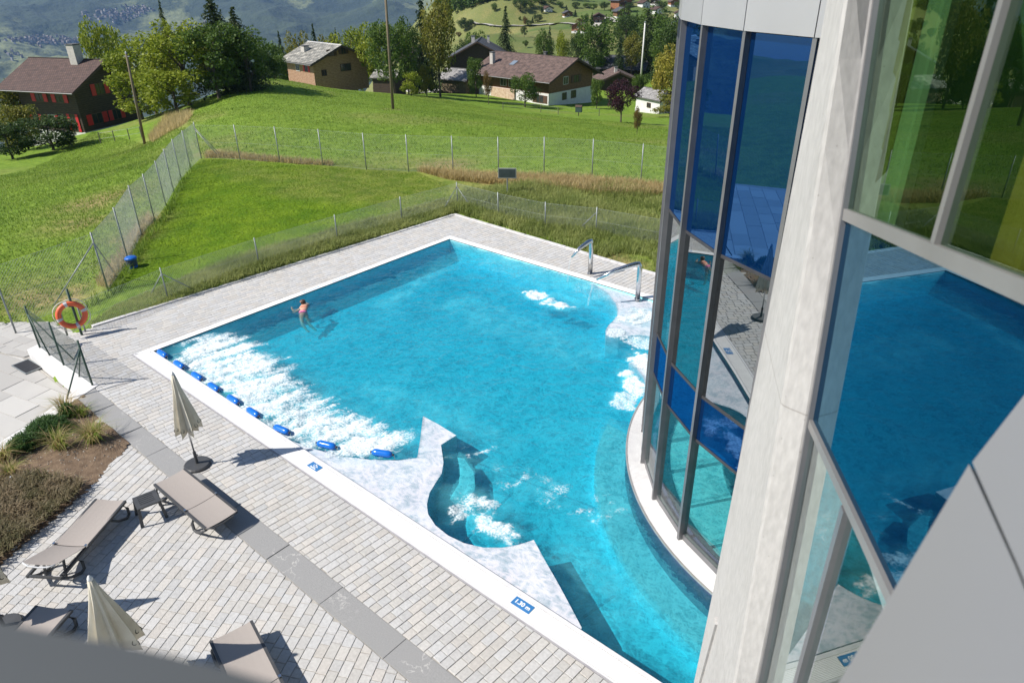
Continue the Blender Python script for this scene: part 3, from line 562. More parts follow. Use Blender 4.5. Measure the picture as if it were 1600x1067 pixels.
    f1 = N(nt, 'ShaderNodeMath', operation='MULTIPLY_ADD'); f1.inputs[1].default_value = 1.25; nt.links.new(af.outputs['Fac'], f1.inputs[0]); f2 = N(nt, 'ShaderNodeMath', operation='MULTIPLY_ADD'); f2.inputs[1].default_value = 2.8; f2.inputs[2].default_value = -1.52; nt.links.new(nf.outputs[0], f2.inputs[0]); nt.links.new(f2.outputs[0], f1.inputs[2])
    f3 = N(nt, 'ShaderNodeMapRange'); f3.inputs[1].default_value = -.05; f3.inputs[2].default_value = 1.15; nt.links.new(f1.outputs[0], f3.inputs[0])
    fg_ = N(nt, 'ShaderNodeMapRange'); fg_.inputs[1].default_value = .04; fg_.inputs[2].default_value = .30; nt.links.new(af.outputs['Fac'], fg_.inputs[0]); fz_ = N(nt, 'ShaderNodeMath', operation='MULTIPLY'); nt.links.new(f3.outputs[0], fz_.inputs[0]); nt.links.new(fg_.outputs[0], fz_.inputs[1])
    m3 = N(nt, 'ShaderNodeMixShader'); nt.links.new(fz_.outputs[0], m3.inputs[0]); nt.links.new(m2.outputs[0], m3.inputs[1]); nt.links.new(fd.outputs[0], m3.inputs[2]); nt.links.new(m3.outputs[0], o.inputs['Surface'])
    va = N(nt, 'ShaderNodeVolumeAbsorption'); va.inputs['Color'].default_value = (.0, .865, .95, 1); va.inputs['Density'].default_value = 1.3; nt.links.new(va.outputs[0], o.inputs['Volume'])
    return m
struct(obj('pool_water', me, water_mat()))

# ================================================================== GLAZED BUILDING
alu = mat('anodised_frame', (.20, .20, .21), (.25, .25, .26), 3, .42, metal=.55)
alu_dark = mat('gasket_black', (.03, .03, .035), (.05, .05, .055), 3, .6)
fram = mat('wing_frame_grey', (.21, .205, .20), (.25, .245, .24), 2, .45, metal=.2)
clad = mat('grey_cladding', (.42, .42, .43), (.47, .47, .48), .8, .38, metal=.35)
def glass_mat(name, tint, refl, ior_f, body=None, bodyfac=0.0, tcol=None):
    """coated glazing: fresnel mirror over tinted see-through (and opaque enamel where body is given)"""
    m = bpy.data.materials.new(name); m.use_nodes = True; nt = m.node_tree; nt.nodes.clear(); o = N(nt, 'ShaderNodeOutputMaterial')
    tr = N(nt, 'ShaderNodeBsdfTransparent'); tr.inputs[0].default_value = (*(tcol or tint), 1)
    gl = N(nt, 'ShaderNodeBsdfGlossy'); gl.inputs[0].default_value = (*refl, 1); gl.inputs['Roughness'].default_value = .0
    tc = N(nt, 'ShaderNodeTexCoord'); no = N(nt, 'ShaderNodeTexNoise'); no.inputs['Scale'].default_value = .5; no.inputs['Detail'].default_value = 1; nt.links.new(tc.outputs['Object'], no.inputs['Vector'])
    bp = N(nt, 'ShaderNodeBump'); bp.inputs['Strength'].default_value = .10; bp.inputs['Distance'].default_value = .05; nt.links.new(no.outputs[0], bp.inputs['Height']); nt.links.new(bp.outputs[0], gl.inputs['Normal'])
    lw = fresnel(nt, ior_f)
    under = tr.outputs[0]
    if body:
        d = N(nt, 'ShaderNodeBsdfDiffuse'); d.inputs[0].default_value = (*body, 1); mb_ = N(nt, 'ShaderNodeMixShader'); mb_.inputs[0].default_value = bodyfac; nt.links.new(tr.outputs[0], mb_.inputs[1]); nt.links.new(d.outputs[0], mb_.inputs[2]); under = mb_.outputs[0]
    mx = N(nt, 'ShaderNodeMixShader'); nt.links.new(lw.outputs[0], mx.inputs[0]); nt.links.new(under, mx.inputs[1]); nt.links.new(gl.outputs[0], mx.inputs[2]); nt.links.new(mx.outputs[0], o.inputs[0]); MATS[name] = m; return m
blue_glass = glass_mat('blue_spandrel_glass', (.02, .10, .35), (.16, .42, .90), 3.4, (.001, .016, .068), .97)
mir_glass = glass_mat('coated_vision_glass', (.10, .22, .24), (.92, .97, .98), 4.6)
clear_glass = glass_mat('clear_green_glass', (.84, .95, .93), (.95, 1, 1), 1.6)
wing_blue = glass_mat('wing_blue_glass', (.015, .07, .16), (.30, .60, .78), 2.5, (.001, .012, .04), .9)
wing_clear = glass_mat('wing_clear_glass', (.50, .62, .52), (.60, .78, .62), 1.65)

def dp(a, r, z): return (DC[0]+r*math.cos(R_(a)), DC[1]+r*math.sin(R_(a)), z)
bld = empty('spa_building', (DC[0], DC[1], 0), label='curved blue-glazed spa building with concrete fins standing in the pool', cat='building')
def wp(o): o.location = (-DC[0], -DC[1], 0); o.parent = bld; return o
MA = [168.6, 180.5, 192.4, 204.4, 216.3, 228.4, 240.2, 252.1, 264, 276, 288, 300]
zt = [.10, 2.26, 3.12, 5.55, 8.54]
rg = MB()
for a in np.arange(150, 312, 3.0):
    for r0, r1, z0, z1 in ((5.15, 5.78, -1.1, .03),):
        rg.hexa([dp(a, r0, z0), dp(a+3, r0, z0), dp(a+3, r1, z0), dp(a, r1, z0), dp(a, r0, z1), dp(a+3, r0, z1), dp(a+3, r1, z1), dp(a, r1, z1)])
wp(rg.build('plinth', mat('plinth_navy_tile', (.045, .06, .13), (.07, .085, .17), 6, .4)))
gb2 = MB()
for k in range(16):
    r0 = 5.40+.023*k
    for a in np.arange(150, 312, 3.0): gb2.hexa([dp(a, r0, .024), dp(a+3, r0, .024), dp(a+3, r0+.016, .024), dp(a, r0+.016, .024), dp(a, r0, .042), dp(a+3, r0, .042), dp(a+3, r0+.016, .042), dp(a, r0+.016, .042)])
tag(wp(gb2.build('plinth_grating', white_grate)), kind='stuff')
lp = MB()
for a in np.arange(150, 312, 3.0): lp.hexa([dp(a, 5.765, .02), dp(a+3, 5.765, .02), dp(a+3, 5.80, .02), dp(a, 5.80, .02), dp(a, 5.765, .05), dp(a+3, 5.765, .05), dp(a+3, 5.80, .05), dp(a, 5.80, .05)])
wp(lp.build('plinth_lip', mat('lip_steel', (.45, .44, .42), (.55, .53, .5), 5, .4, metal=.5)))
for i in range(len(MA)-1):
    a0, a1 = MA[i], MA[i+1]
    for j, gm_ in ((0, clear_glass), (1, blue_glass), (2, mir_glass), (3, blue_glass)):
        mb = MB(); z0, z1 = zt[j], zt[j+1]
        mb.hexa([dp(a0, DR-.012, z0), dp(a1, DR-.012, z0), dp(a1, DR, z0), dp(a0, DR, z0), dp(a0, DR-.012, z1), dp(a1, DR-.012, z1), dp(a1, DR, z1), dp(a0, DR, z1)])
        o = MB().poly([dp(a0, DR, z0), dp(a1, DR, z0), dp(a1, DR, z1), dp(a0, DR, z1)]).build('glass_pane', gm_); wp(o)
    for z in zt[:4]:
        hgt_ = .05 if z > .2 else .12
        wp(MB().hexa([dp(a0, DR-.06, z-hgt_/2), dp(a1, DR-.06, z-hgt_/2), dp(a1, DR+.012, z-hgt_/2), dp(a0, DR+.012, z-hgt_/2), dp(a0, DR-.06, z+hgt_/2), dp(a1, DR-.06, z+hgt_/2), dp(a1, DR+.012, z+hgt_/2), dp(a0, DR+.012, z+hgt_/2)]).build('transom', alu_dark if z > .2 else alu))
    # fascia above
    wp(MB().hexa([dp(a0+.08, DR-.1, 8.56), dp(a1-.08, DR-.1, 8.56), dp(a1-.08, DR+.10, 8.56), dp(a0+.08, DR+.10, 8.56), dp(a0+.08, DR-.1, 10.4), dp(a1-.08, DR-.1, 10.4), dp(a1-.08, DR+.10, 10.4), dp(a0+.08, DR+.10, 10.4)]).build('fascia_panel', clad))
for a in MA:
    c, s = math.cos(R_(a)), math.sin(R_(a)); t = np.array([-s, c]); q = []
    for z in (.04, 8.56):
        for r, w2 in ((DR-.08, -.03), (DR+.085, -.03), (DR+.085, .03), (DR-.08, .03)): q.append((DC[0]+r*c+t[0]*w2, DC[1]+r*s+t[1]*w2, z))
    wp(MB().hexa(q).build('mullion', alu))
rf = MB(); rf.prism([dp(a, 5.35, 0)[:2] for a in np.arange(0, 360, 10)], 10.4, 10.6); wp(rf.build('roof', clad))
ev = MB()
for a in (196, 199, 202, 205): ev.hexa([dp(a, 5.4, 8.80), dp(a+3, 5.4, 8.80), dp(a+3, 6.0, 8.80), dp(a, 6.0, 8.80), dp(a, 5.4, 9.25), dp(a+3, 5.4, 9.25), dp(a+3, 6.0, 9.25), dp(a, 6.0, 9.25)])
wp(ev.build('gutter_box', mat('gutter_metal', (.13, .15, .14), (.18, .2, .19), 3, .4, metal=.4)))
inn = mat('interior_plaster', (.36, .40, .36), (.46, .48, .44), 1, .9); slab_m = mat('interior_slab', (.30, .30, .29), (.36, .35, .34), 1, .9)
for z in (2.45, 5.75, 8.5): wp(MB().prism([dp(a, 5.1, 0)[:2] for a in np.arange(0, 360, 8)], z, z+.3).build('floor_slab', slab_m))
wp(MB().prism([dp(a, 2.0, 0)[:2] for a in np.arange(0, 360, 12)], -1.1, 8.5).build('core_wall', inn))
wp(MB().prism([(16.9, 4.9), (18.6, 3.4), (20.5, 5.5), (19, 7.2)], FZ, .06).build('indoor_deck', mat('indoor_tile', (.42, .42, .38), (.5, .5, .45), 6, .5)))

il = MB()
for a in np.arange(170, 300, 5.0): il.hexa([dp(a, 3.7, FZ), dp(a+5, 3.7, FZ), dp(a+5, 5.149, FZ), dp(a, 5.149, FZ), dp(a, 3.7, -.35), dp(a+5, 3.7, -.35), dp(a+5, 5.149, -.35), dp(a, 5.149, -.35)])
wp(il.build('added_pale_ledge', mat('added_pale_ledge_tile', (.50, .86, .88), (.58, .90, .91), 3, .4)))  # pale underwater ledge added to brighten the indoor pool behind the glass
# wing with the raking glazing beside the camera
TH = R_(28.3); TT = np.array([-math.sin(TH), math.cos(TH)]); NN = np.array([math.cos(TH), math.sin(TH)]); WO = CAM[:2]+.9*NN
def wq(a, o, z): p = WO+a*TT-o*NN; return (p[0], p[1], z)
def wray(px, py, o=0.0):
    d = ray(px, py); s = (.9-o)/(d[:2]@NN); p = CAM+s*d; return float((p[:2]-WO)@TT), float(p[2])
def zu(a): return 8.17+(3.79-a)*.209
def zl(a): return 7.08+(3.59-a)*.18
def wpane(pts, m, name='glass_pane'): wp(MB().poly([wq(a, 0, z) for a, z in pts[::-1]]).build(name, m))
AE = 3.95; AW = -3.0
wpane([(2.42, zu(2.42)), (AE, zu(AE)), (AE, 11.5), (2.42, 11.5)], wing_clear); wpane([(AW, zu(AW)), (2.42, zu(2.42)), (2.42, 11.5), (AW, 11.5)], wing_clear)
wpane([(AW, zl(AW)), (AE, zl(AE)), (AE, zu(AE)), (AW, zu(AW))], wing_blue)
wpane([(2.55, .1), (AE, .1), (AE, zl(AE)), (2.55, zl(2.55))], clear_glass); wpane([(AW, .1), (2.55, .1), (2.55, zl(2.55)), (AW, zl(AW))], clear_glass)
def wbar(a0, z0, a1, z1, wd, dep, m, name): wp(MB().bar(wq(a0, dep/2-.02, z0), wq(a1, dep/2-.02, z1), dep, wd, up=(0, 0, 1)).build(name, m, bevel=.006))
wbar(AW, zu(AW), AE, zu(AE), .055, .04, fram, 'transom'); wbar(AW, zl(AW), AE, zl(AE), .045, .04, fram, 'transom')
def wvert(a, z0, z1, wd, dep, m, name): wp(MB().hexa([wq(a-wd/2, -.03, z0), wq(a+wd/2, -.03, z0), wq(a+wd/2, dep, z0), wq(a-wd/2, dep, z0), wq(a-wd/2, -.03, z1), wq(a+wd/2, -.03, z1), wq(a+wd/2, dep, z1), wq(a-wd/2, dep, z1)]).build(name, m, bevel=.006))
wvert(2.42, zu(2.42)+.03, 11.5, .036, .02, fram, 'mullion'); wvert(2.56, .1, zl(2.56)-.03, .05, .025, alu, 'mullion')
# rooms behind the wing glazing
wp(MB().hexa([wq(AW, -5, 7.55), wq(AE, -5, 7.55), wq(AE, -.12, 7.0), wq(AW, -.12, 7.0), wq(AW, -5, 7.75), wq(AE, -5, 7.75), wq(AE, -.12, 7.30), wq(AW, -.12, 7.30)]).build('floor_slab', slab_m))
room = mat('room_green_wall', (.06, .15, .03), (.09, .20, .05), 1, .9)
wp(MB().hexa([wq(AW, -5.2, 0), wq(9, -5.2, 0), wq(9, -5, 0), wq(AW, -5, 0), wq(AW, -5.2, 12), wq(9, -5.2, 12), wq(9, -5, 12), wq(AW, -5, 12)]).build('back_wall', room))
wp(MB().hexa([wq(AW, -5.2, 11.5), wq(6, -5.2, 11.5), wq(6, .1, 11.5), wq(AW, .1, 11.5), wq(AW, -5.2, 11.8), wq(6, -5.2, 11.8), wq(6, .1, 11.8), wq(AW, .1, 11.8)]).build('roof', clad))
wp(MB().hexa([wq(4.3, -5, 0), wq(4.45, -5, 0), wq(4.45, -.3, 0), wq(4.3, -.3, 0), wq(4.3, -5, 11.5), wq(4.45, -5, 11.5), wq(4.45, -.3, 11.5), wq(4.3, -.3, 11.5)]).build('side_wall', room))
def curtain(px0, px1, py, o, z0, z1, m):
    a0, _ = wray(px0, py, o); a1, _ = wray(px1, py, o); n = 14; mb = MB(); pr = []
    for i in range(n+1):
        a = a0+(a1-a0)*i/n; pr.append((a, o+.03*math.sin(i*1.9)))
    for i in range(n): mb.poly([wq(*pr[i], z0), wq(*pr[i+1], z0), wq(*pr[i+1], z1), wq(*pr[i], z1)])
    wp(mb.build('curtain', m))
curtain(1424, 1462, 150, -.16, 7.6, 11.4, mat('green_curtain', (.12, .21, .09), (.155, .26, .12), 2, .8)); curtain(1392, 1410, 150, -.14, 7.6, 11.4, mat('olive_curtain', (.16, .17, .02), (.22, .22, .04), 2, .8))
curtain(1585, 1680, 320, -.18, 7.6, 11.4, mat('yellow_curtain', (.20, .16, .015), (.26, .21, .025), 2, .8))
# concrete fin between drum and wing: edges surveyed at four heights
ofr = .15
EF = [(1368, -60), (1350, 60), (1311, 330), (1258, 650), (1180, 1067)]; ER = [(1329, -60), (1310, 60), (1268, 333), (1215, 667), (1146, 1067)]; EL = [(1304, -60), (1281, 60), (1231, 333), (1165, 667), (1084, 1067)]
def onp(px, py, o): a, z = wray(px, py, o); return a, o, z
def col_edge(E, o):
    P = [onp(*e, o) for e in E]; P = sorted(P, key=lambda t: t[2]); zz = [p[2] for p in P]; aa = [p[0] for p in P]
    pc = np.polyfit(zz, aa, 2); z0 = zz[0]; k0 = np.polyval(np.polyder(pc), z0)
    def f(z): return float(np.polyval(pc, z)) if z > z0 else float(np.polyval(pc, z0)+(z-z0)*k0*.5)
    return f
fF, fR, fL = col_edge(EF, .035), col_edge(ER, ofr), col_edge(EL, ofr)
fin = empty('concrete_fin', wq(3.6, .1, 0), label='tall tapering board-marked concrete fin between the curved and raking glazing', cat='column')
def fp(o): o.location = tuple(-np.array(fin.location)); o.parent = fin; return o
def fin_mat():
    m = mat('board_marked_concrete', (.385, .375, .36), (.445, .435, .42), 1.3, .9, .12, 14, stretch=(1.6, 1.6, .5), detail=6, fine=(22, .10)); nt = m.node_tree
    b = nt.nodes['Principled BSDF']; src = b.inputs['Base Color'].links[0].from_socket; tc = N(nt, 'ShaderNodeTexCoord'); vo = N(nt, 'ShaderNodeTexVoronoi'); vo.inputs['Scale'].default_value = 14; nt.links.new(tc.outputs['Object'], vo.inputs['Vector'])
    r = N(nt, 'ShaderNodeValToRGB'); r.color_ramp.elements[0].position = .03; r.color_ramp.elements[0].color = (.6, .58, .56, 1); r.color_ramp.elements[1].position = .07; r.color_ramp.elements[1].color = (1, 1, 1, 1); nt.links.new(vo.outputs['Distance'], r.inputs[0])
    x = N(nt, 'ShaderNodeMix', data_type='RGBA', blend_type='MULTIPLY'); x.inputs[0].default_value = 1; nt.links.new(src, x.inputs[6]); nt.links.new(r.outputs[0], x.inputs[7]); sp = N(nt, 'ShaderNodeSeparateXYZ'); nt.links.new(tc.outputs['Object'], sp.inputs[0]); fa = N(nt, 'ShaderNodeMath', operation='MULTIPLY'); fa.inputs[1].default_value = .42; nt.links.new(sp.outputs['Z'], fa.inputs[0]); fb = N(nt, 'ShaderNodeMath', operation='FRACT'); nt.links.new(fa.outputs[0], fb.inputs[0]); fc = N(nt, 'ShaderNodeMath', operation='LESS_THAN'); fc.inputs[1].default_value = .0035; nt.links.new(fb.outputs[0], fc.inputs[0])
    y = N(nt, 'ShaderNodeMix', data_type='RGBA', blend_type='MULTIPLY'); nt.links.new(fc.outputs[0], y.inputs[0]); nt.links.new(x.outputs[2], y.inputs[6]); y.inputs[7].default_value = (.72, .70, .68, 1); nt.links.new(y.outputs[2], b.inputs['Base Color']); return m
fm_ = fin_mat(); zs = np.r_[np.linspace(-.3, 9.3, 25), 10.5, 11.8]; mb = MB()
for i in range(len(zs)-1):
    z0, z1 = zs[i], zs[i+1]
    q = lambda z: [wq(fF(z), .035, z), wq(fR(z)-.015, ofr-.012, z), wq(fR(z)+.012, ofr, z), wq(fL(z), ofr, z), wq(fL(z)+.05, -.25, z), wq(fF(z), -.25, z)]
    A, B = q(z0), q(z1)
    for k in range(6): mb.poly([A[k], B[k], B[(k+1) % 6], A[(k+1) % 6]])
mb.poly(q(zs[-1])); fp(mb.build('shaft', fm_))
mb = MB(); a0, z0 = wray(1117, 972, ofr+.02); a1, z1 = wray(1091, 1067, ofr+.02); k = (a1-a0)/(z1-z0); a2 = a1+k*(0-z1)
zz = np.linspace(z0, 0, 6)
mb.hexa([wq(a2-.02, -.2, 0), wq(a2+.10, -.2, 0), wq(a2+.10, ofr+.02, 0), wq(a2-.02, ofr+.02, 0), wq(a0-.02, -.2, z0), wq(a0+.06, -.2, z0), wq(a0+.06, ofr+.02, z0), wq(a0-.02, ofr+.02, z0)])
fp(mb.build('splayed_leg', fm_))
fg = MB()
for i in range(len(zs)-1):
    z0, z1 = zs[i], zs[i+1]; fg.hexa([wq(fF(z0)-.03, -.02, z0), wq(fF(z0)-.004, -.02, z0), wq(fF(z0)-.004, .025, z0), wq(fF(z0)-.03, .025, z0), wq(fF(z1)-.03, -.02, z1), wq(fF(z1)-.004, -.02, z1), wq(fF(z1)-.004, .025, z1), wq(fF(z1)-.03, .025, z1)])
fp(fg.build('edge_frame', alu))

# cladding and window sill beside the viewpoint
def slab_from(pts, depth, name, m, parent, nudge=(0, 0, 0)):
    p = [CAM+d*ray(*q) for q, d in pts]; n = np.cross(p[1]-p[0], p[2]-p[0]); n /= np.linalg.norm(n); p0 = p[0]
    r = [ray(*q) for q, d in pts]; P = [CAM+((p0-CAM)@n)/(x@n)*x for x in r]
    if n@FW < 0: n = -n
    B = [x+n*depth for x in P]; mb = MB(); mb.poly(P); mb.poly(B[::-1]); k = len(P)
    for i in range(k): mb.poly([P[i], B[i], B[(i+1) % k], P[(i+1) % k]])
    o = mb.build(name, m, bevel=.012); o.location = tuple(-np.array(parent.location)); o.parent = parent; return o
par = empty('metal_parapet', tuple(CAM+1.5*ray(1560, 950)), label='light grey folded metal parapet panels at the lower right edge beside the viewpoint', cat='parapet')
par_m = mat('parapet_metal', (.31, .305, .31), (.345, .34, .345), .6, .36, metal=.45)
PP = [CAM+1.75*ray(1527, 738), CAM+1.50*ray(1330, 1067), CAM+1.45*ray(1600, 900)]; PN = np.cross(PP[1]-PP[0], PP[2]-PP[0]); PN /= np.linalg.norm(PN); PN = PN if PN@FW > 0 else -PN
def sheet(px, off, th):
    P = [CAM+(((PP[0]+PN*off)-CAM)@PN)/(ray(*q)@PN)*ray(*q) for q in px]; B = [x+PN*th for x in P]; mb = MB(); mb.poly(P); mb.poly(B[::-1]); k = len(P)
    for i in range(k): mb.poly([P[i], B[i], B[(i+1) % k], P[(i+1) % k]])
    o = mb.build('cladding_panel', par_m, par, bevel=.006); o.location = tuple(-np.array(par.location))
sheet([(1525, 736), (1330, 1067), (1240, 1220), (1720, 1220), (1660, 1040), (1600, 898)], 0, .02); sheet([(1660, 565), (1530, 733), (1604, 896), (1664, 1038), (1724, 1218), (1860, 1218), (1860, 600)], .006, .02)
for q in [(1506, 788), (1468, 852), (1430, 916), (1392, 980), (1545, 768), (1575, 832), (1595, 875)]:
    c_ = CAM+((PP[0]-CAM)@PN)/(ray(*q)@PN)*ray(*q); o = MB().tube([c_, c_-PN*.0025], .0045, 10).build('rivet', alu, par); o.location = tuple(-np.array(par.location))
sill_z = 8.98
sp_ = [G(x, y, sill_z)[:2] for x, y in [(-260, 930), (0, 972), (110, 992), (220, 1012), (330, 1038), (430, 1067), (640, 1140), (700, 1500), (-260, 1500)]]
sill = MB().prism([tuple(p) for p in sp_], sill_z-.06, sill_z).build('window_sill', mat('sill_shaded_grey', (.055, .063, .068), (.066, .074, .08), 1, .6), bevel=.008)  # sill grey is darkened to carry the shade in its base colour
tag(sill, 'grey metal window sill with shade put into its colour, out of focus at the lower left corner', 'sill')

# ================================================================== THINGS ON THE TERRACE
plastic = mat('anthracite_resin', (.045, .047, .05), (.065, .067, .07), 6, .5)
sling = mat('taupe_sling', (.33, .295, .27), (.38, .34, .31), 300, .85, .25, 500)
steel = mat('brushed_steel', (.55, .56, .57), (.65, .66, .66), 12, .22, metal=1.0)
def lounger(name, back=0.0):
    """local x from foot end to head end, 1.96 m long and .64 wide"""
    o = empty(name); W2 = .32; hx = 1.22
    def arc(x0, x1, z0, n=7, side=1): return [(x0+(x1-x0)*t, side*(W2-.02), .30-.012*math.sin(t*3.14)) for t in np.linspace(0, 1, n)]
    bt = math.tan(back); bl = .74; bx = hx+bl*math.cos(back); bz = .345+bl*math.sin(back)
    seat = MB(); n = 10
    for i in range(n):
        x0, x1 = .0+hx*i/n, hx*(i+1)/n
        for j in range(6):
            y0, y1 = -W2+.64*j/6, -W2+.64*(j+1)/6; s = lambda y: -.018*(1-(y/W2)**2)
            seat.poly([(x0, y0, .345+s(y0)), (x1, y0, .345+s(y0)), (x1, y1, .345+s(y1)), (x0, y1, .345+s(y1))])
    a = seat.build('sling_seat', sling, o); sm = a.modifiers.new('thickness', 'SOLIDIFY'); sm.thickness = .008
    bk = MB()
    for i in range(6):
        t0, t1 = i/6, (i+1)/6
        for j in range(6):
            y0, y1 = -W2+.64*j/6, -W2+.64*(j+1)/6; s = lambda y: -.02*(1-(y/W2)**2)
            f = lambda t, y: (hx+.012+t*(bx-hx)-s(y)*math.sin(back), y, .345+t*(bz-.345)+s(y)*math.cos(back))
            bk.poly([f(t0, y0), f(t1, y0), f(t1, y1), f(t0, y1)])
    a = bk.build('sling_back', sling, o); sm = a.modifiers.new('thickness', 'SOLIDIFY'); sm.thickness = .008
    for s in (-1, 1):
        mb = MB(); mb.bar((0, s*(W2-.005), .325), (1.95, s*(W2-.005), .30 if back else .325), .045, .05); mb.build('side_rail', plastic, o, bevel=.01)
        for x0, x1, xm in ((.10, .52, .34), (1.50, 1.95, 1.74)):
            pts = [(x0, s*(W2-.01), .31), (x0-.07, s*(W2+.015), .17), (x0-.05, s*(W2+.02), .04), (x0+.04, s*(W2+.02), .025), (xm, s*(W2+.01), .13), (x1, s*(W2-.01), .30)]
            MB().tube(pts, [.028, .03, .03, .03, .026, .024], 6).build('leg', plastic, o, smooth=True)
        mb = MB(); mb.box(hx-.02, hx+.03, s*W2-.02, s*W2+.02, .335, .375); mb.build('hinge', steel, o, bevel=.006)
    for x in (.02, .62, 1.22, 1.93): MB().bar((x, -W2+.02, .30), (x, W2-.02, .30), .04, .035).build('cross_bar', plastic, o)
    hp = [(bx+.01, -W2+.01, bz-.01), (bx+.05, -W2*.6, bz-.035), (bx+.06, 0, bz-.045), (bx+.05, W2*.6, bz-.035), (bx+.01, W2-.01, bz-.01)]
    MB().tube(hp, .014, 6).build('head_bow', mat('pale_resin', (.55, .56, .58)) if back else plastic, o, smooth=True)
    if back:
        for s in (-1, 1): MB().bar((bx-.28, s*.2, bz-.14), (1.72, s*.2, .10), .035, .03).build('back_strut', plastic, o)
        MB().bar((1.72, -.3, .09), (1.72, .3, .09), .025).build('strut_bar', mat('pale_resin', (.55, .56, .58)), o)
    return o
gl_ = 'sun loungers on the terrace'
l1 = lounger('sun_lounger'); l1.location = (6.41, -2.05, 0); l1.rotation_euler = (0, 0, R_(.4)); l1.scale = (1.01, .98, 1)
tag(l1, 'flat taupe sun lounger between the closed parasol and the slatted side table', 'lounger', gl_)
l2 = lounger('sun_lounger', R_(21)); d = np.array([6.93-6.22, -4.13-3.125+0]); 
l2.location = (6.22, -3.12, 0); l2.rotation_euler = (0, 0, math.atan2(-4.10+3.12, 6.91-6.22)); l2.scale = (.99, .94, 1); tag(l2, 'taupe sun lounger with its backrest raised, beside the heather bed', 'lounger', gl_)
l3 = clone(l1, (8.20, -4.83, 0), R_(-58), 'flat taupe sun lounger half hidden by the sill, at the bottom left', gl_)
l4 = clone(l1, (10.80, -3.24, 0), R_(-13), 'flat taupe sun lounger crossed by a parasol shadow, at the bottom of the photo', gl_)
for k, (x, y, a) in enumerate([(17.2, 4.8, 200), (18.3, 4.1, 205)]):
    clone(l1, (x+1.0, y+.4, .06), R_(a), ['sun lounger behind the glass on the indoor deck, nearer the fin', 'sun lounger behind the glass on the indoor deck, deeper inside'][k], 'sun loungers behind the glass')
# side table
tbq = empty('side_table', (6.85, -2.70, 0), math.atan2(.44, .09), 'small dark slatted side table between the two loungers', 'table')
mb = MB(); mb.box(-.21, .21, -.21, -.15, .39, .42); mb.box(-.21, .21, .15, .21, .39, .42); mb.box(-.21, -.13, -.15, .15, .39, .42); mb.box(.13, .21, -.15, .15, .39, .42); mb.build('frame', plastic, tbq, bevel=.006)
for k in range(5): MB().box(-.128, .128, -.146+.06*k, -.146+.06*k+.046, .392, .417).build('slat', plastic, tbq)
for sx in (-1, 1):
    for sy in (-1, 1): MB().hexa([(sx*.22-.03, sy*.22-.012, 0), (sx*.22+.03, sy*.22-.012, 0), (sx*.22+.03, sy*.22+.012, 0), (sx*.22-.03, sy*.22+.012, 0), (sx*.185-.025, sy*.19-.01, .39), (sx*.185+.025, sy*.19-.01, .39), (sx*.185+.025, sy*.19+.01, .39), (sx*.185-.025, sy*.19+.01, .39)]).build('leg', plastic, tbq)
# closed parasols
canvas = mat('ecru_canvas', (.60, .55, .44), (.70, .65, .54), 5, .9, .15, 120); ink = mat('black_print', (.02, .018, .016))
cola = text_mesh('Coca-Cola', .105, .0015, .32)
def parasol(name, seed, flare=1.0):
    o = empty(name); r = random.Random(seed); nf = 8; na_ = 64; prof = [(2.24, .035), (2.1, .055), (1.9, .08*flare), (1.6, .125*flare), (1.35, .165*flare), (1.15, .195*flare), (1.04, .212*flare), (.94, .225*flare)]
    ph = [r.uniform(.7, 1.35) for _ in range(nf)]; Vv = []; Ff = []; pz = [p[0] for p in prof[::-1]]; pr_ = [p[1] for p in prof[::-1]]
    def cloth(th, z, hem=False, out=0.0):
        th %= 2*math.pi; f = (th*nf/(2*math.pi)) % 1.0; q = ph[int(th*nf/(2*math.pi)) % nf]; amp = min(1, (2.3-z)*1.2)*.46; rad_ = float(np.interp(z, pz, pr_))
        rr = rad_*(1-amp+amp*1.7*abs(math.sin(math.pi*f))**.8*q)+out; tw = .35*amp*math.sin(2*math.pi*f); return (rr*math.cos(th+tw), rr*math.sin(th+tw), z-(.07*math.sin(math.pi*f)*q if hem else 0))
    for i, (z, rad_) in enumerate(prof):
        for k in range(na_): Vv.append(cloth(2*math.pi*k/na_+1e-6, z, i == len(prof)-1))
    for i in range(len(prof)-1):
        for k in range(na_): Ff.append((i*na_+k, i*na_+(k+1) % na_, (i+1)*na_+(k+1) % na_, (i+1)*na_+k))
    me = npmesh('canopy', Vv, Ff, smooth=True); cn = obj('canopy', me, canvas, o); cn.modifiers.new('thickness', 'SOLIDIFY').thickness = .004
    MB().tube([(0, 0, .05), (0, 0, 2.24)], .019, 10).build('pole', steel, o, smooth=True)
    MB().lathe([(.0, 2.22), (.04, 2.22), (.035, 2.27), (.015, 2.31), (.0, 2.32)], 10).build('finial', mat('white_cap', (.75, .75, .74)), o, smooth=True)
    MB().lathe([(.0, 0), (.275, 0), (.275, .04), (.25, .065), (.0, .07)], 20).build('base_plate', plastic, o)
    MB().tube([(0, 0, .065), (0, 0, .36)], .032, 10).build('base_tube', plastic, o)
    mb = MB(); mb.box(.03, .075, -.012, .012, .27, .31); mb.build('clamp_knob', plastic, o)
    for k in range(nf):   # brand print on the valance of each fold, bent around it
        th0 = 2*math.pi*(k+.5)/nf; me = cola.copy()
        for v in me.vertices: v.co = cloth(th0+v.co.x*1.25, 1.03+v.co.y*1.3, False, .005+v.co.z)
        obj('lettering', me, ink, o)
    return o
gp = 'closed parasols on the terrace'
u1 = parasol('parasol', 1, .9); u1.location = (6.04, -1.33, 0); u1.rotation_euler = (0, 0, .3); tag(u1, 'closed ecru parasol nearest the pool, with printed lettering on its hem', 'parasol', gp)
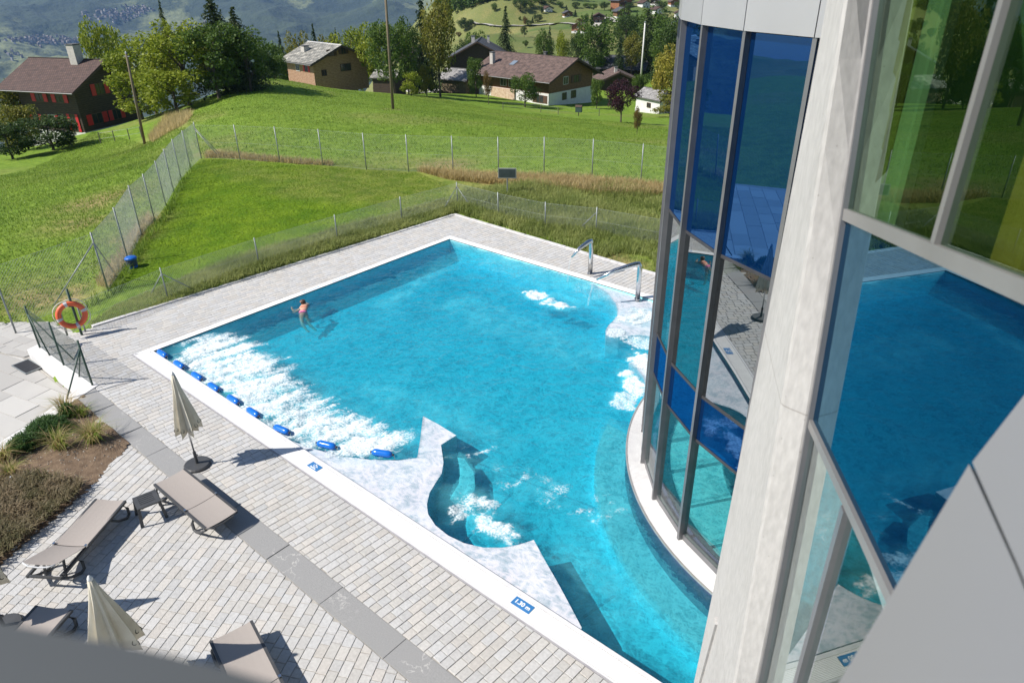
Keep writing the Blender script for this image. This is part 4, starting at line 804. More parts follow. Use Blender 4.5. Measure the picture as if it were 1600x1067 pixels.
u2 = parasol('parasol', 5, 1.15); u2.location = (10.36, -4.60, 0); u2.rotation_euler = (0, 0, 1.1); tag(u2, 'closed ecru parasol rising behind the window sill, bottom left', 'parasol', gp)
u3 = parasol('parasol', 9, 1.15); u3.location = (7.63, -5.46, 0); u3.rotation_euler = (0, 0, .75); tag(u3, 'closed ecru parasol cut off by the left edge of the photo', 'parasol', gp)
# depth and bench signs on the gutter
sign_blue = mat('sign_blue', (.03, .17, .42), (.045, .20, .46), 4, .5); sign_white = mat('sign_white', (.82, .83, .84))
p = G(812, 950); s1 = empty('depth_sign', (p[0], .235, .013), R_(1), 'blue depth plate reading 1.30 m on the white gutter', 'sign')
MB().box(-.19, .19, -.088, .088, 0, .005).build('plate', sign_blue, s1); o = obj('lettering', text_mesh('1.30 m', .112, .001, bold=.0035), sign_white, s1); o.location = (0, 0, .0065)
p = G(486, 733); s2 = empty('bench_sign', (p[0], .235, .013), R_(1), 'small blue pictogram plate of a bubble bench on the white gutter', 'sign')
MB().box(-.165, .165, -.085, .085, 0, .005).build('plate', sign_blue, s2)
mb = MB()
for q in [[(-.09, -.03), (-.03, -.045), (.03, -.03), (.09, -.05)], [(-.09, -.055), (-.03, -.065), (.03, -.055), (.09, -.07)], [(-.05, .0), (.0, -.01), (.04, .015), (.09, .0)]]: mb.tube([(*c, .0055) for c in q], .006, 5)
for c, r in (((-.01, .05), .018), ((.03, .035), .012), ((-.05, .03), .010), ((.06, .02), .009)): mb.lathe([(r, .0), (r, .002)], 10, (*c, .0052))
mb.build('pictogram', sign_white, s2)
for k, q in enumerate([(486, 453), (530, 436)]):
    p = G(*q); s = empty('coping_sign', (.13, p[1], .0135), R_(90), ['faded blue plate on the far coping just behind the swimmer', 'faded blue plate on the far coping, right of the swimmer'][k], 'sign', 'plates on the far coping'); MB().box(-.32, .32, -.05, .05, 0, .004).build('plate', mat('sign_faded', (.40, .52, .68), (.50, .60, .74), 6, .5), s)
    mb = MB()
    for i in range(6): mb.box(-.25+.09*i, -.20+.09*i, -.03, .03, .0042, .0052)
    mb.build('markings', sign_white, s)
# blue floats along the bubble bench
fl_m = mat('float_blue', (.005, .13, .55), (.01, .16, .62), 3, .22); nozz = mat('float_end', (.03, .03, .04))
FP = [(253, 553), (279, 570), (305, 589), (331, 606), (361, 626), (392, 646), (440, 671), (510, 695), (597, 708)]
words = ['at the left corner of the pool', 'second', 'third', 'fourth', 'fifth', 'sixth', 'seventh', 'eighth', 'at the step of the tiled shelf']
pts = [G(*q, .03) for q in FP]
for k, p in enumerate(pts):
    if k < 6: an = 0.0
    else: an = math.atan2(pts[min(k+1, 8)][1]-pts[k-1][1], pts[min(k+1, 8)][0]-pts[k-1][0])
    y_ = max(p[1], .52)
    lab = 'blue float '+words[k]+', first of the row along the gutter' if k == 0 else ('blue float '+words[k]+', last and nearest of the row' if k == 8 else 'blue float, '+words[k]+' in the row counted from the left pool corner')
    f = empty('float', (p[0], y_, .03), an, lab, 'float', 'blue floats along the bubble bench'); L = .24
    mb = MB(); prof = [(-L, .03), (-L+.03, .06), (-L+.07, .078), (-.1, .08), (.1, .08), (L-.07, .078), (L-.03, .06), (L, .03)]
    mb.tube([(x, 0, 0) for x, r in prof], [r for x, r in prof], 14); mb.build('body', fl_m, f, smooth=True)
    for s in (-1, 1):
        MB().tube([(s*(L-.005), 0, 0), (s*(L+.035), 0, 0)], [.032, .018], 8).build('end_cap', nozz, f, smooth=True); MB().tube([(s*(L+.03), 0, 0), (s*(L+.05), -.01, -.12)], .008, 6).build('bracket', steel, f)
# water spouts
for k, (px, py, lab) in enumerate([(922, 428, 'curved steel water spout farther from the glass, pouring into the pool'), (996, 467, 'curved steel water spout beside the glass, standing on the tiled shelf')]):
    b_ = G(px, py); s = empty('water_spout', (b_[0], b_[1], 0.0), 0, lab, 'spout', 'steel water spouts'); tipq = [(893, 402), (932, 437)][k]; tz = [.80, .80][k]; tp = G(*tipq, tz)-b_; h_ = 1.22
    d = np.array([tp[0], tp[1]]); pts_ = [(0, 0, -.05), (0, 0, h_-.30), (0, 0, h_-.12)]
    for t in (.04, .12, .25): pts_.append((d[0]*t, d[1]*t, h_-.03-.25*max(0, t-.1)))
    pts_ += [(d[0]*.6, d[1]*.6, h_-.18), (d[0], d[1], tz)]
    MB().tube(pts_, [.08, .08, .08, .08, .078, .075, .062, .03], 14).build('pipe', steel, s, smooth=True); MB().lathe([(.1, 0), (.1, .018), (.06, .022)], 16).build('flange', steel, s)
    mb = MB(); w_ = [(d[0]*(1+.18*t), d[1]*(1+.18*t), tz-(tz+.05)*t*t) for t in np.linspace(0, 1, 8)]
    mb.tube(w_, [.018, .019, .021, .023, .025, .028, .03, .032], 6); wm = mat('falling_water', (.75, .85, .88), None, 1, .15); wm.node_tree.nodes['Principled BSDF'].inputs['Transmission Weight'].default_value = 0; wm.node_tree.nodes['Principled BSDF'].inputs['Alpha'].default_value = .14
    mb.build('water_jet', wm, s, smooth=True)

# ================================================================== FENCES
galv = mat('galvanised', (.24, .265, .27), (.31, .335, .335), 8, .5, metal=.4); gwire = mat('galvanised_wire', (.36, .40, .39), None, rough=.5, metal=.3); grn = mat('green_coated', (.025, .06, .045), (.035, .075, .055), 6, .5)
def wires(mb, a, b, h0, h1, pitch, r):
    """chain link: two families of slanting wires between ground a,b (world) and heights h0..h1"""
    a = np.array(a, float); b = np.array(b, float); L = np.linalg.norm((b-a)[:2]); d = (b-a)/L; H = h1-h0; nrm = np.array([-d[1], d[0], 0])
    k = int(L/pitch)
    for sgn in (1, -1):
        for i in range(-int(H/pitch)-1, k+1):
            u0 = i*pitch; u1 = u0+H; v0, v1 = 0.0, H
            if u0 < 0: v0 = -u0; u0 = 0
            if u1 > L: v1 -= u1-L; u1 = L
            if v1-v0 < .02: continue
            if sgn < 0: v0, v1 = H-v0, H-v1
            p = a+d*u0; q = a+d*u1; p = p+[0, 0, h0+v0]; q = q+[0, 0, h0+v1]; o = nrm*r; z = np.array([0, 0, r])
            n = len(mb.v); mb.v += [tuple(p-o), tuple(p+o), tuple(p+z), tuple(q-o), tuple(q+o), tuple(q+z)]
            mb.f += [(n, n+3, n+4, n+1), (n+1, n+4, n+5, n+2), (n+2, n+5, n+3, n)]; mb.uv += [None]*3; mb.t += [.5]*3
def fence(name, posts, h, label, pm_, wm_, pitch, r, pr, braces=(), group=None, lead=0.0, h0=.04):
    P = [np.array([p[0], p[1], p[2] if len(p) > 2 else gz(p[0], p[1])]) for p in posts]; root = empty(name, P[0], 0, label, 'fence', group); o = P[0]; mb = MB()
    for k, p in enumerate(P): MB().tube([p-o-[0, 0, .2], p-o+[0, 0, h+.06]], pr, 8).build('post', pm_, root, smooth=True)
    for k in range(len(P)-1): wires(mb, P[k]-o, P[k+1]-o, h0, h, pitch, r)
    tag(mb.build('wire_mesh', wm_, root), kind='stuff'); tw = MB()
    for k in range(len(P)-1):
        for z in (h, h*.5, h0+.01): tw.tube([P[k]-o+[0, 0, z], P[k+1]-o+[0, 0, z]], r*1.2, 3, False)
    tw.build('line_wire', wm_, root)
    for i, dx, dy in braces: MB().tube([P[i]-o+[0, 0, h*.86], P[i]-o+[dx, dy, -.05]], pr*.75, 6).build('brace', pm_, root, smooth=True)
    return root
lf = [G(*q) for q in [(20, 507), (168, 450), (200, 405), (220, 362), (240, 338), (258, 316), (270, 294), (282, 275), (296, 256), (313, 240)]]
fence('wire_fence', [(p[0], p[1]) for p in lf], 2.0, 'tall galvanised chain-link fence running from the lifebuoy up the left of the lawn', galv, gwire, .10, .0034, .027, braces=[(1, -.4, -1.55), (1, -1.1, .75), (9, .9, .9)])
ff = [G(*q) for q in [(313, 240), (375, 247), (437, 251), (504, 255), (572, 260), (638, 262), (708, 265), (779, 267), (850, 270), (925, 275), (1001, 285), (1062, 292)]]
fence('wire_fence', [(p[0], p[1]) for p in ff], 1.88, 'tall galvanised chain-link fence across the far end of the lawn', galv, gwire, .12, .0030, .027, braces=[(0, 1.3, .6)])
nf_ = [(-2.55, -.25), (-2.89, 2.41), (-3.05, 5.83), (-3.0, 9.22), (-2.9, 12.44), (-2.6, 15.46), (-.05, 15.30), (2.3, 15.5), (4.29, 16.2), (7.2, 16.6)]
fence('wire_fence', nf_, 1.0, 'low galvanised chain-link fence between the paved pool edge and the lawn', galv, gwire, .085, .0030, .022, braces=[(1, -.9, -.15), (1, .1, .95), (5, .0, -1.0), (5, 1.0, 0), (8, -.8, -.2)])
gf = [(-2.45, -1.50, .02), (-.85, -1.46, .02), (.84, -1.40, .02)]
fence('wire_fence', gf, 1.22, 'low dark green chain-link fence on the white retaining wall', grn, grn, .06, .0025, .026, braces=[(0, .75, -.0), (0, 1.5, .35), (2, .22, -.72), (2, -.75, -.05)], h0=.02)
# short wire fence by the red-shuttered chalet
for nm, qs, lab in [('wire_fence', [(158, 225), (180, 222), (203, 219), (222, 216)], 'thin wire fence in the grass between the red-shuttered chalet and the leaning pole'), ('wire_fence', [(786, 172), (845, 176), (872, 180), (936, 182)], 'thin wire garden fence below the large brown-roofed chalet')]:
    P = [drop(*q) for q in qs]; root = empty(nm, P[0], 0, lab, 'fence')
    for p in P: MB().tube([p-P[0], p-P[0]+[0, 0, 1.1]], .05, 6).build('post', mat('old_post', (.12, .11, .09)), root)
    tw = MB()
    for i in range(len(P)-1):
        for z in (.5, 1.05): tw.tube([P[i]-P[0]+[0, 0, z], P[i+1]-P[0]+[0, 0, z]], .012, 3, False)
    tw.build('line_wire', gwire, root)

# ---- retaining wall, sunken path, planting bed
wallm = mat('white_concrete', (.62, .61, .60), (.74, .73, .72), 3, .85, .25, 40)
wl = empty('retaining_wall', (.87, -1.41, 0), 0, 'low pale concrete retaining wall carrying the green fence above the path', 'wall')
wpts = [(-2.75, -1.35), (.95, -1.30), (1.28, -2.05), (1.86, -3.0), (2.45, -4.4), (3.1, -6.6), (2.75, -6.7), (2.1, -4.5), (1.52, -3.1), (.72, -1.72), (-2.6, -1.78)]
MB().prism([(x-.87, y+1.41) for x, y in wpts[:11]], -.6, .018).build('wall_body', wallm, wl, bevel=.012)
path_m = mat('path_slab_concrete', (.40, .39, .37), (.50, .49, .465), 1.5, .9, .2, 40, attr='tint')
path = struct(MB().prism([(-9.9, -4.9), (-4.6, -.30), (-2.70, -.12), (-2.55, -1.8), (.75, -1.75), (3.1, -6.8), (-8, -9)], -.5, -.318).build('path', bed_sand))
for s_ in paving([(-9.6, -4.8), (-7.5, -8.5), (2.9, -6.6), (.70, -1.80), (-2.9, -1.9)], R_(14), .62, [1.1, 1.3, 1.5], .012):
    mb = MB(); stone(mb, s_, -.30, .06, .006, random.random()); mb.build('path_slab', path_m, path, tint=True)
for s_ in paving([(-9.6, -4.6), (-2.9, -1.85), (-2.75, -.22), (-4.7, -.42)], R_(14), .30, [.5, .6, .7], .010):
    mb = MB(); stone(mb, s_, -.285, .06, .006, random.random()); mb.build('path_slab', path_m, path, tint=True)
dg_ = empty('drain_grate', (-2.2, -2.0, -.29), R_(6), 'dark rectangular drain grate in the pale path', 'grate'); mb = MB(); mb.box(-.42, .42, -.23, -.20, 0, .02); mb.box(-.42, .42, .20, .23, 0, .02); mb.box(-.42, -.39, -.2, .2, 0, .02); mb.box(.39, .42, -.2, .2, 0, .02); mb.build('frame', galv, dg_)
for k in range(13): MB().box(-.385+.06*k, -.355+.06*k, -.2, .2, -.01, .016).build('bar', mat('grate_dark', (.09, .09, .095), metal=.4, rough=.5), dg_)
MB().box(-.4, .4, -.21, .21, -.014, -.012).build('pit', mat('grate_pit', (.012, .012, .012)), dg_)
soil_m = mat('bed_soil', (.10, .065, .04), (.20, .14, .09), 6, .95, .9, 25); BEDP = [(1.02, -1.48), (1.32, -1.92), (4.15, -1.93), (5.15, -3.28), (6.05, -5.1), (7.2, -7.4), (3.3, -7.4), (2.55, -4.6), (1.95, -3.1), (1.36, -2.1)]
bx = np.arange(.9, 7.4, .09); by = np.arange(-7.5, -1.4, .09); BX, BY = np.meshgrid(bx, by, indexing='ij'); BZ = -.01+.10*vn.fbm(BX*2.5, BY*2.5, 4)-.03; bi_ = np.arange(BX.size).reshape(BX.shape); bf = np.stack([bi_[:-1, :-1], bi_[1:, :-1], bi_[1:, 1:], bi_[:-1, 1:]], -1).reshape(-1, 4); bv = np.stack([BX, BY, BZ], -1).reshape(-1, 3); bc = bv[bf].mean(1); kk = inpoly(bc[:, 0], bc[:, 1], BEDP)
struct(obj('planting_bed', npmesh('planting_bed', bv, bf[kk], smooth=True), soil_m))
pb_ = MB(); rp_ = random.Random(4)
for _ in range(900):
    x_, y_ = rp_.uniform(1.2, 6.0), rp_.uniform(-5, -1.6)
    if not inpoly(np.array([x_]), np.array([y_]), BEDP)[0]: continue
    s_ = rp_.uniform(.008, .03); z_ = -.01+.10*float(vn.fbm(np.array([x_*2.5]), np.array([y_*2.5]), 4)[0])-.03; b0 = len(pb_.v); t_ = rp_.random()
    for a_ in range(5): pb_.v.append((x_+s_*math.cos(a_*1.257+t_)*rp_.uniform(.7, 1.2), y_+s_*math.sin(a_*1.257+t_)*rp_.uniform(.7, 1.2), z_))
    pb_.v.append((x_, y_, z_+s_*.9))
    for a_ in range(5): pb_.f.append((b0+a_, b0+(a_+1) % 5, b0+5)); pb_.uv.append(None); pb_.t.append(t_)
tag(pb_.build('pebbles', mat('bed_pebbles', (.22, .18, .14), (.46, .42, .36), 3, .9, attr='tint'), tint=True), 'small pale stones scattered over the bare soil of the bed', 'pebbles', kind='stuff')
def blades(P, h, w, lean, tint, curve=0.0):
    """one curved blade (two tris) per point"""
    n = len(P); a = rng.random(n)*2*math.pi; d = np.stack([np.cos(a), np.sin(a), np.zeros(n)], -1); s = np.stack([-np.sin(a), np.cos(a), np.zeros(n)], -1)
    h = np.broadcast_to(h, n)[:, None]; w = np.broadcast_to(w, n)[:, None]; ln = np.broadcast_to(lean, n)[:, None]*rng.random((n, 1)); up = np.array([0, 0, 1.])
    b0 = P-s*w/2; b1 = P+s*w/2; m = P+up*h*.6+d*h*ln*.35; t = P+up*h*(1-.35*ln)+d*h*ln
    V = np.stack([b0, b1, m+s*w*.35, m-s*w*.35, t], 1).reshape(-1, 3); i = np.arange(n)[:, None]*5
    F = np.concatenate([i+[0, 1, 2], i+[0, 2, 3], i+[3, 2, 4]], 1).reshape(-1, 3); return V, F, np.repeat(np.broadcast_to(tint, n), 3)
def grass_obj(name, P, h, w, lean, tint, m, label, cat, parent=None, kind='stuff'):
    V, F, T = blades(P, h, w, lean, tint); o = obj(name, npmesh(name, V, F, T), m, parent)
    if parent is None: tag(o, label, cat, kind=kind)
    return o
def pts_in(poly, n, seed=0):
    r = np.random.default_rng(seed); p = np.array(poly); lo, hi = p.min(0), p.max(0); q = r.random((int(n*3.5)+50, 2))*(hi-lo)+lo; q = q[inpoly(q[:, 0], q[:, 1], poly)][:n]; return q
g_green = leafmat('grass_green', (.115, .205, .02), (.265, .36, .055), .5); g_lawn = leafmat('grass_lawn', (.10, .19, .008), (.18, .285, .016)); g_scrub = leafmat('grass_scrub', (.18, .245, .05), (.40, .43, .15), .5); g_dry = leafmat('grass_dry', (.40, .31, .13), (.66, .54, .29), .5); heath = leafmat('heather', (.12, .13, .05), (.32, .25, .16), .4); juni = leafmat('juniper', (.03, .08, .02), (.09, .17, .045))
# heather cover, ornamental grasses, junipers
q = pts_in([(2.9, -4.4), (3.9, -3.7), (4.95, -3.15), (5.2, -3.4), (6.05, -5.1), (7.2, -7.4), (3.3, -7.4), (2.6, -4.9)], 15000, 3); hz_ = .10+.16*vn.fbm(q[:, 0]*2.2, q[:, 1]*2.2, 3)
P = np.c_[q, np.full(len(q), .0)]; P[:, 2] += hz_*.7; grass_obj('heather', P, hz_*.8+.04, .022, 1.3, np.clip(vn2.fbm(q[:, 0]*3, q[:, 1]*3, 3)*1.3-.2+rng.random(len(q))*.4, 0, 1), heath, 'low brown and green heather covering the bed beside the loungers', 'heather')
def tussock(c, n, h, lab, dry=.5, sp=.10):
    e = empty('ornamental_grass', (c[0], c[1], 0), 0, lab, 'grass', 'ornamental grasses in the bed'); nd = int(n*dry)
    for k, (m, nm) in ((nd, (g_dry, 'dry_plumes')), (n-nd, (g_green, 'green_blades'))):
        P = np.c_[rng.normal(0, sp*.5, k), rng.normal(0, sp*.5, k), np.zeros(k)]; grass_obj(nm, P, h*rng.uniform(.5, 1.1, k), .012, 1.5, rng.random(k), m, '', '', e)
for c, n, h, lab, dr in [(G(105, 645), 260, .55, 'dry golden grass tuft at the foot of the green fence post', .85), (G(147, 690), 420, .62, 'large golden grass tussock beside the granite band', .6), (G(95, 700), 260, .55, 'golden grass tussock in front of the dark juniper', .6), (G(20, 745), 220, .45, 'yellow grass tuft beside the small white marker', .7), (G(5, 720), 240, .5, 'dry grass tuft at the left edge of the bed', .8), (G(128, 650), 120, .35, 'small green grass tuft between the junipers and the band', .3)]: tussock(c, n, h, lab, dr)
for k, (px, py, r_, n, lab) in enumerate([(75, 665, .42, 2600, 'dark green spreading juniper in the bed, larger of the two'), (40, 690, .30, 1500, 'dark green spreading juniper nearer the left edge'), (108, 640, .18, 700, 'small juniper seedling under the green fence')]):
    c = G(px, py+10); e = empty('juniper', (c[0], c[1], 0), 0, lab, 'shrub', 'junipers in the bed'); a = rng.random(n)*6.283; rr = r_*np.sqrt(rng.random(n))*(.75+.5*vn.fbm(a*2, a*0+k, 2)); P = np.c_[rr*np.cos(a), rr*np.sin(a), rng.random(n)*.34*(1-(rr/r_)**2*.6)]
    grass_obj('foliage', P, .10, .018, 2.0, rng.random(n), juni, '', '', e); MB().tube([(0, 0, -.05), (0, 0, .2)], .03, 6).build('stem', soil_m, e)
mk_ = G(14, 760); mb = MB(); tag(MB().tube([(mk_[0], mk_[1], .05), (mk_[0]+.05, mk_[1]+.10, .22)], .03, 8).build('plant_marker', sign_white), 'short white plant marker tube in the heather bed', 'marker')

# ---- grass: lawn, meadow, scrub by the fences
def on_ground(q): return np.c_[q, ground(q[:, 0], q[:, 1])-.02]
q = pts_in(LAWN, 90000, 5); grass_obj('lawn_grass', on_ground(q), rng.uniform(.03, .065, len(q)), .03, 1.2, np.clip(vn.fbm(q[:, 0]*.6, q[:, 1]*.6, 4)*1.4-.25+.3*rng.random(len(q)), 0, 1), g_lawn, 'short mown bright green lawn inside the fences', 'grass')
MEAD = [tuple(at(*k)[:2]) for k in [(316, 240, 1.0), (500, 254, 1.0), (700, 264, 1.0), (1060, 293, 1.0), (1090, 200, 1.8), (960, 190, 1.9), (820, 175, 1.9), (680, 152, 2.0), (540, 148, 1.7), (400, 128, 1.42), (300, 165, 1.35), (290, 200, 1.2)]]
q = pts_in(MEAD, 90000, 6); D_ = np.hypot(q[:, 0]-CAM[0], q[:, 1]-CAM[1]); grass_obj('meadow_grass', on_ground(q), rng.uniform(.05, .15, len(q)), .035+D_*.0004, 1.6, np.clip(vn2.fbm(q[:, 0]*.25, q[:, 1]*.25, 4)*1.4-.2+.35*rng.random(len(q)), 0, 1), g_green, 'green meadow grass on the slope between the far fence and the chalets', 'grass')
LEFTM = [tuple(at(*k)[:2]) for k in [(150, 440, 1.0), (0, 500, 1.0), (-150, 480, 1.0), (-150, 300, 1.4), (40, 262, 1.5), (150, 225, 1.9), (226, 222, 1.5), (290, 200, 1.25), (302, 245, 1.02), (255, 310, 1.0), (215, 360, 1.0)]]
q = pts_in(LEFTM, 70000, 7); grass_obj('meadow_grass', on_ground(q), rng.uniform(.06, .18, len(q)), .035, 1.6, np.clip(vn2.fbm(q[:, 0]*.4, q[:, 1]*.4, 4)*1.4-.3+.35*rng.random(len(q)), 0, 1), g_green, 'rough green grass on the slope left of the tall fence', 'grass')
SC1 = [(-2.72, -.1), (-1.86, 14.5), (-1.9, 15.3), (-3.6, 15.5), (-4.3, 9), (-4.2, 4), (-3.9, 1.2), (-3.3, .1)]
q = pts_in(SC1, 26000, 8); hgt_ = .12+.35*vn.fbm(q[:, 0]*.7+9, q[:, 1]*.7, 3)*sstep(1, 6, q[:, 1]); grass_obj('fence_scrub', on_ground(q), hgt_*rng.uniform(.6, 1.2, len(q)), .02, 1.3, np.clip(vn2.fbm(q[:, 0], q[:, 1], 3)*1.3-.25+.4*rng.random(len(q)), 0, 1), g_scrub, 'olive tufted scrub grass along the paved left edge', 'grass')
SC2 = [(-1.9, 14.55), (12.5, 13.95), (13, 21), (1.5, 22.8), (-1.5, 20.6), (-4.2, 17.6), (-3.2, 15.4)]
q = pts_in(SC2, 60000, 9); hgt_ = .10+.55*vn.fbm(q[:, 0]*.55, q[:, 1]*.55, 3); keep_ = ~((np.hypot(q[:, 0]-7.0, q[:, 1]-14.3) < .9) & (rng.random(len(q)) < .9)); q = q[keep_]; hgt_ = hgt_[keep_]
grass_obj('fence_scrub', on_ground(q), hgt_*rng.uniform(.6, 1.25, len(q)), .024, 1.2, np.clip(vn2.fbm(q[:, 0]*.8, q[:, 1]*.8, 3)*1.4-.3+.35*rng.random(len(q)), 0, 1), g_scrub, 'tall olive-green scrub behind the pool between paving and far fence', 'grass')
for nm, poly, n, h, lab in [('dry_grass', [tuple(G(*k)[:2]) for k in [(650, 262), (1060, 292), (1056, 308), (940, 305), (830, 292), (700, 276)]], 16000, .55, 'dry straw-coloured grass along the foot of the far fence'),
                            ('dry_grass', [tuple(at(*k)[:2]) for k in [(300, 172, 1.32), (262, 172, 1.45), (230, 205, 1.42), (238, 222, 1.38), (285, 200, 1.27)]], 5000, 1.0, 'tall dry straw grass under the leafy trees left of the crest'),
                            ('dry_grass', [tuple(G(*k)[:2]) for k in [(168, 448), (195, 405), (218, 360), (238, 335), (230, 333), (205, 362), (182, 402), (150, 440)]], 4000, .55, 'dry pale grass strip along the tall fence'),
                            ('dry_grass', [tuple(G(*k)[:2]) for k in [(318, 241), (440, 252), (520, 256), (520, 252), (440, 246), (322, 232)]], 4000, .4, 'thin dry grass at the far left fence corner')]:
    q = pts_in(poly, n, 21); grass_obj(nm, on_ground(q), h*rng.uniform(.4, 1.1, len(q)), .025, 1.1, rng.random(len(q)), g_dry, lab, 'grass')
DK = [tuple(G(*k)[:2]) for k in [(172, 455), (203, 410), (226, 366), (246, 342), (262, 318), (300, 252), (296, 262), (268, 325), (250, 350), (230, 376), (212, 415), (184, 455), (150, 470), (128, 478), (140, 466)]]
q = pts_in(DK, 9000, 23); grass_obj('fence_scrub', on_ground(q), rng.uniform(.15, .5, len(q)), .03, 1.1, rng.random(len(q))*.8, g_green, 'dark green tuft strip along the foot of the tall fence', 'grass')

# ---- small things outside
bp_ = G(207, 414); bn_ = empty('bin', (bp_[0], bp_[1], gz(bp_[0], bp_[1])), 0, 'small blue lidded bin at the fence on the lawn', 'bin'); bn_.scale = (.82, .82, .82)
blue_p = mat('bin_blue', (.01, .12, .50), (.02, .15, .55), 3, .4); MB().lathe([(.19, 0), (.19, .10), (.215, .11), (.225, .38), (.0, .38)], 18).build('body', mat('bin_dark', (.03, .06, .16), (.05, .05, .09), 3, .5), bn_, smooth=False); MB().lathe([(.25, .38), (.26, .44), (.20, .49), (.0, .51)], 18).build('lid', blue_p, bn_, smooth=True); MB().lathe([(.195, -.02), (.2, .09), (.195, .095)], 18).build('foot', blue_p, bn_)
fp_ = G(793, 306); fl_ = empty('panel_sign', (fp_[0], fp_[1], gz(fp_[0], fp_[1])), R_(35), 'small dark panel on a thin post in the scrub before the far fence', 'sign'); MB().tube([(0, 0, -.1), (0, 0, 1.0)], .03, 8).build('post', galv, fl_); mb = MB(); mb.box(-.42, .42, -.03, .03, .86, 1.32); mb.build('frame', mat('panel_frame', (.30, .32, .30), metal=.4), fl_, bevel=.01); MB().box(-.38, .38, -.036, -.032, .90, 1.28).build('panel', mat('panel_dark', (.03, .045, .045), (.05, .07, .07), 4, .3), fl_)
pb = G(128, 523); lr = empty('lifebuoy', (pb[0], pb[1], 0), 0, 'orange ring lifebuoy with grey bands and rope on the green post', 'lifebuoy'); ps = empty('lifebuoy_post', (pb[0], pb[1], 0), 0, 'dark green post carrying the orange lifebuoy at the paving corner', 'post')
MB().tube([(0, 0, -.1), (0, 0, 1.45)], .035, 8).build('post', grn, ps, smooth=True); MB().tube([(-.45, -.25, -.1), (-.42, -.24, .75)], .03, 8).build('stub_post', galv, ps, smooth=True); mb = MB(); mb.box(-.06, .06, -.09, .09, .93, .99); mb.build('bracket', grn, ps)
org = mat('buoy_orange', (.75, .12, .045), (.82, .16, .06), 4, .5); ctr = G(112, 492, .70)-np.array([pb[0], pb[1], 0]); toc = CAM-(ctr+np.array([pb[0], pb[1], 0])); toc[2] *= .55; toc /= np.linalg.norm(toc); ax = Vector(toc); e1 = ax.cross(Vector((0, 0, 1))).normalized(); e2 = e1.cross(ax)*-1
e2 = ax.cross(e1); cv = Vector(ctr)
def rp(th, R, r, ph): d = e1*math.cos(th)+e2*math.sin(th); return tuple(cv+d*(R+r*math.cos(ph))+ax*r*math.sin(ph))
def torus(t0, t1, R, r, n, m=10): 
    Vv = [rp(t0+(t1-t0)*i/n, R, r, 2*math.pi*j/m) for i in range(n+1) for j in range(m)]; Ff = [(i*m+j, (i+1)*m+j, (i+1)*m+(j+1) % m, i*m+(j+1) % m) for i in range(n) for j in range(m)]; return npmesh('ring', Vv, Ff, smooth=True)
obj('ring', torus(0, 2*math.pi, .325, .075, 48, 12), org, lr)
for k in range(4): obj('reflective_band', torus(k*math.pi/2-.12+.2, k*math.pi/2+.12+.2, 0.325, .0785, 5, 12), mat('band_grey', (.55, .54, .56), None, rough=.4), lr)
for k in range(4):
    t0 = k*math.pi/2+.2; MB().tube([rp(t0+t*math.pi/2, (.325+.09)+.04*math.sin(t*math.pi), .01, 0) for t in np.linspace(0, 1, 9)], .012, 5).build('rope', mat('rope_white', (.70, .66, .60)), lr)

# ---- swimmer holding the far edge
skin = mat('skin', (.52, .28, .19), (.60, .34, .24), 6, .5); hair = mat('brown_hair', (.045, .022, .012), (.09, .045, .022), 40, .5); pink = mat('pink_swimwear', (.85, .10, .32), (.95, .25, .45), 20, .6)
def skinned(name, V, E, Rr, m, parent, sub=2):
    me = bpy.data.meshes.new(name); me.from_pydata([tuple(v) for v in V], E, []); o = bpy.data.objects.new(name, me); me.materials.append(m); link(o, parent); md = o.modifiers.new('skin', 'SKIN'); md.use_smooth_shade = True
    for i, r in enumerate(Rr): me.skin_vertices[0].data[i].radius = (r, r) if not hasattr(r, '__len__') else r
    me.skin_vertices[0].data[0].use_root = True; s = o.modifiers.new('sub', 'SUBSURF'); s.levels = sub; s.render_levels = sub; return o
hd = G(472, 468, .12); sw = empty('person', (hd[0]+.05, hd[1]-.03, -.14), 0, 'swimmer in a pink bikini with brown hair tied up, holding the far pool edge', 'person')
# local: wall is at -x; body trails off toward +x, -y
wallx = WX0-hd[0]
V = [(.36, -.26, .02), (.26, -.17, .04), (.15, -.08, .06), (.10, -.04, .085), (.05, -.01, .14), (-.01, .02, .21), (-.02, .03, .28),   # pelvis, waist, chest, shoulders base, neck, head
     (.12, -.22, .03), (-.02, -.33, -.04), (-.16, -.31, .0), (-.24, -.27, .04),          # arm 1
     (.05, .14, .03), (-.08, .27, -.04), (-.22, .24, .0), (-.29, .22, .04),                # arm 2
     (.46, -.40, -.05), (.64, -.52, -.20), (.84, -.50, -.36), (.90, -.47, -.38),
     (.45, -.25, -.08), (.66, -.30, -.26), (.86, -.26, -.40), (.93, -.23, -.42)]
E = [(0, 1), (1, 2), (2, 3), (3, 4), (4, 5), (5, 6), (3, 7), (7, 8), (8, 9), (9, 10), (3, 11), (11, 12), (12, 13), (13, 14), (0, 15), (15, 16), (16, 17), (17, 18), (0, 19), (19, 20), (20, 21), (21, 22)]
Rr = [(.155, .11), (.115, .085), (.15, .10), (.12, .08), .05, .095, .08, .055, .042, .032, .03, .055, .042, .032, .03, .085, .055, .038, .03, .085, .055, .038, .03]
skinned('body', V, E, Rr, skin, sw)
skinned('hair', [(.03, 0, .17), (-.005, .02, .25), (-.01, .03, .29), (.07, -.01, .20), (.09, -.02, .13)], [(0, 1), (1, 2), (1, 3), (3, 4)], [.09, .108, .08, .085, .05], hair, sw)
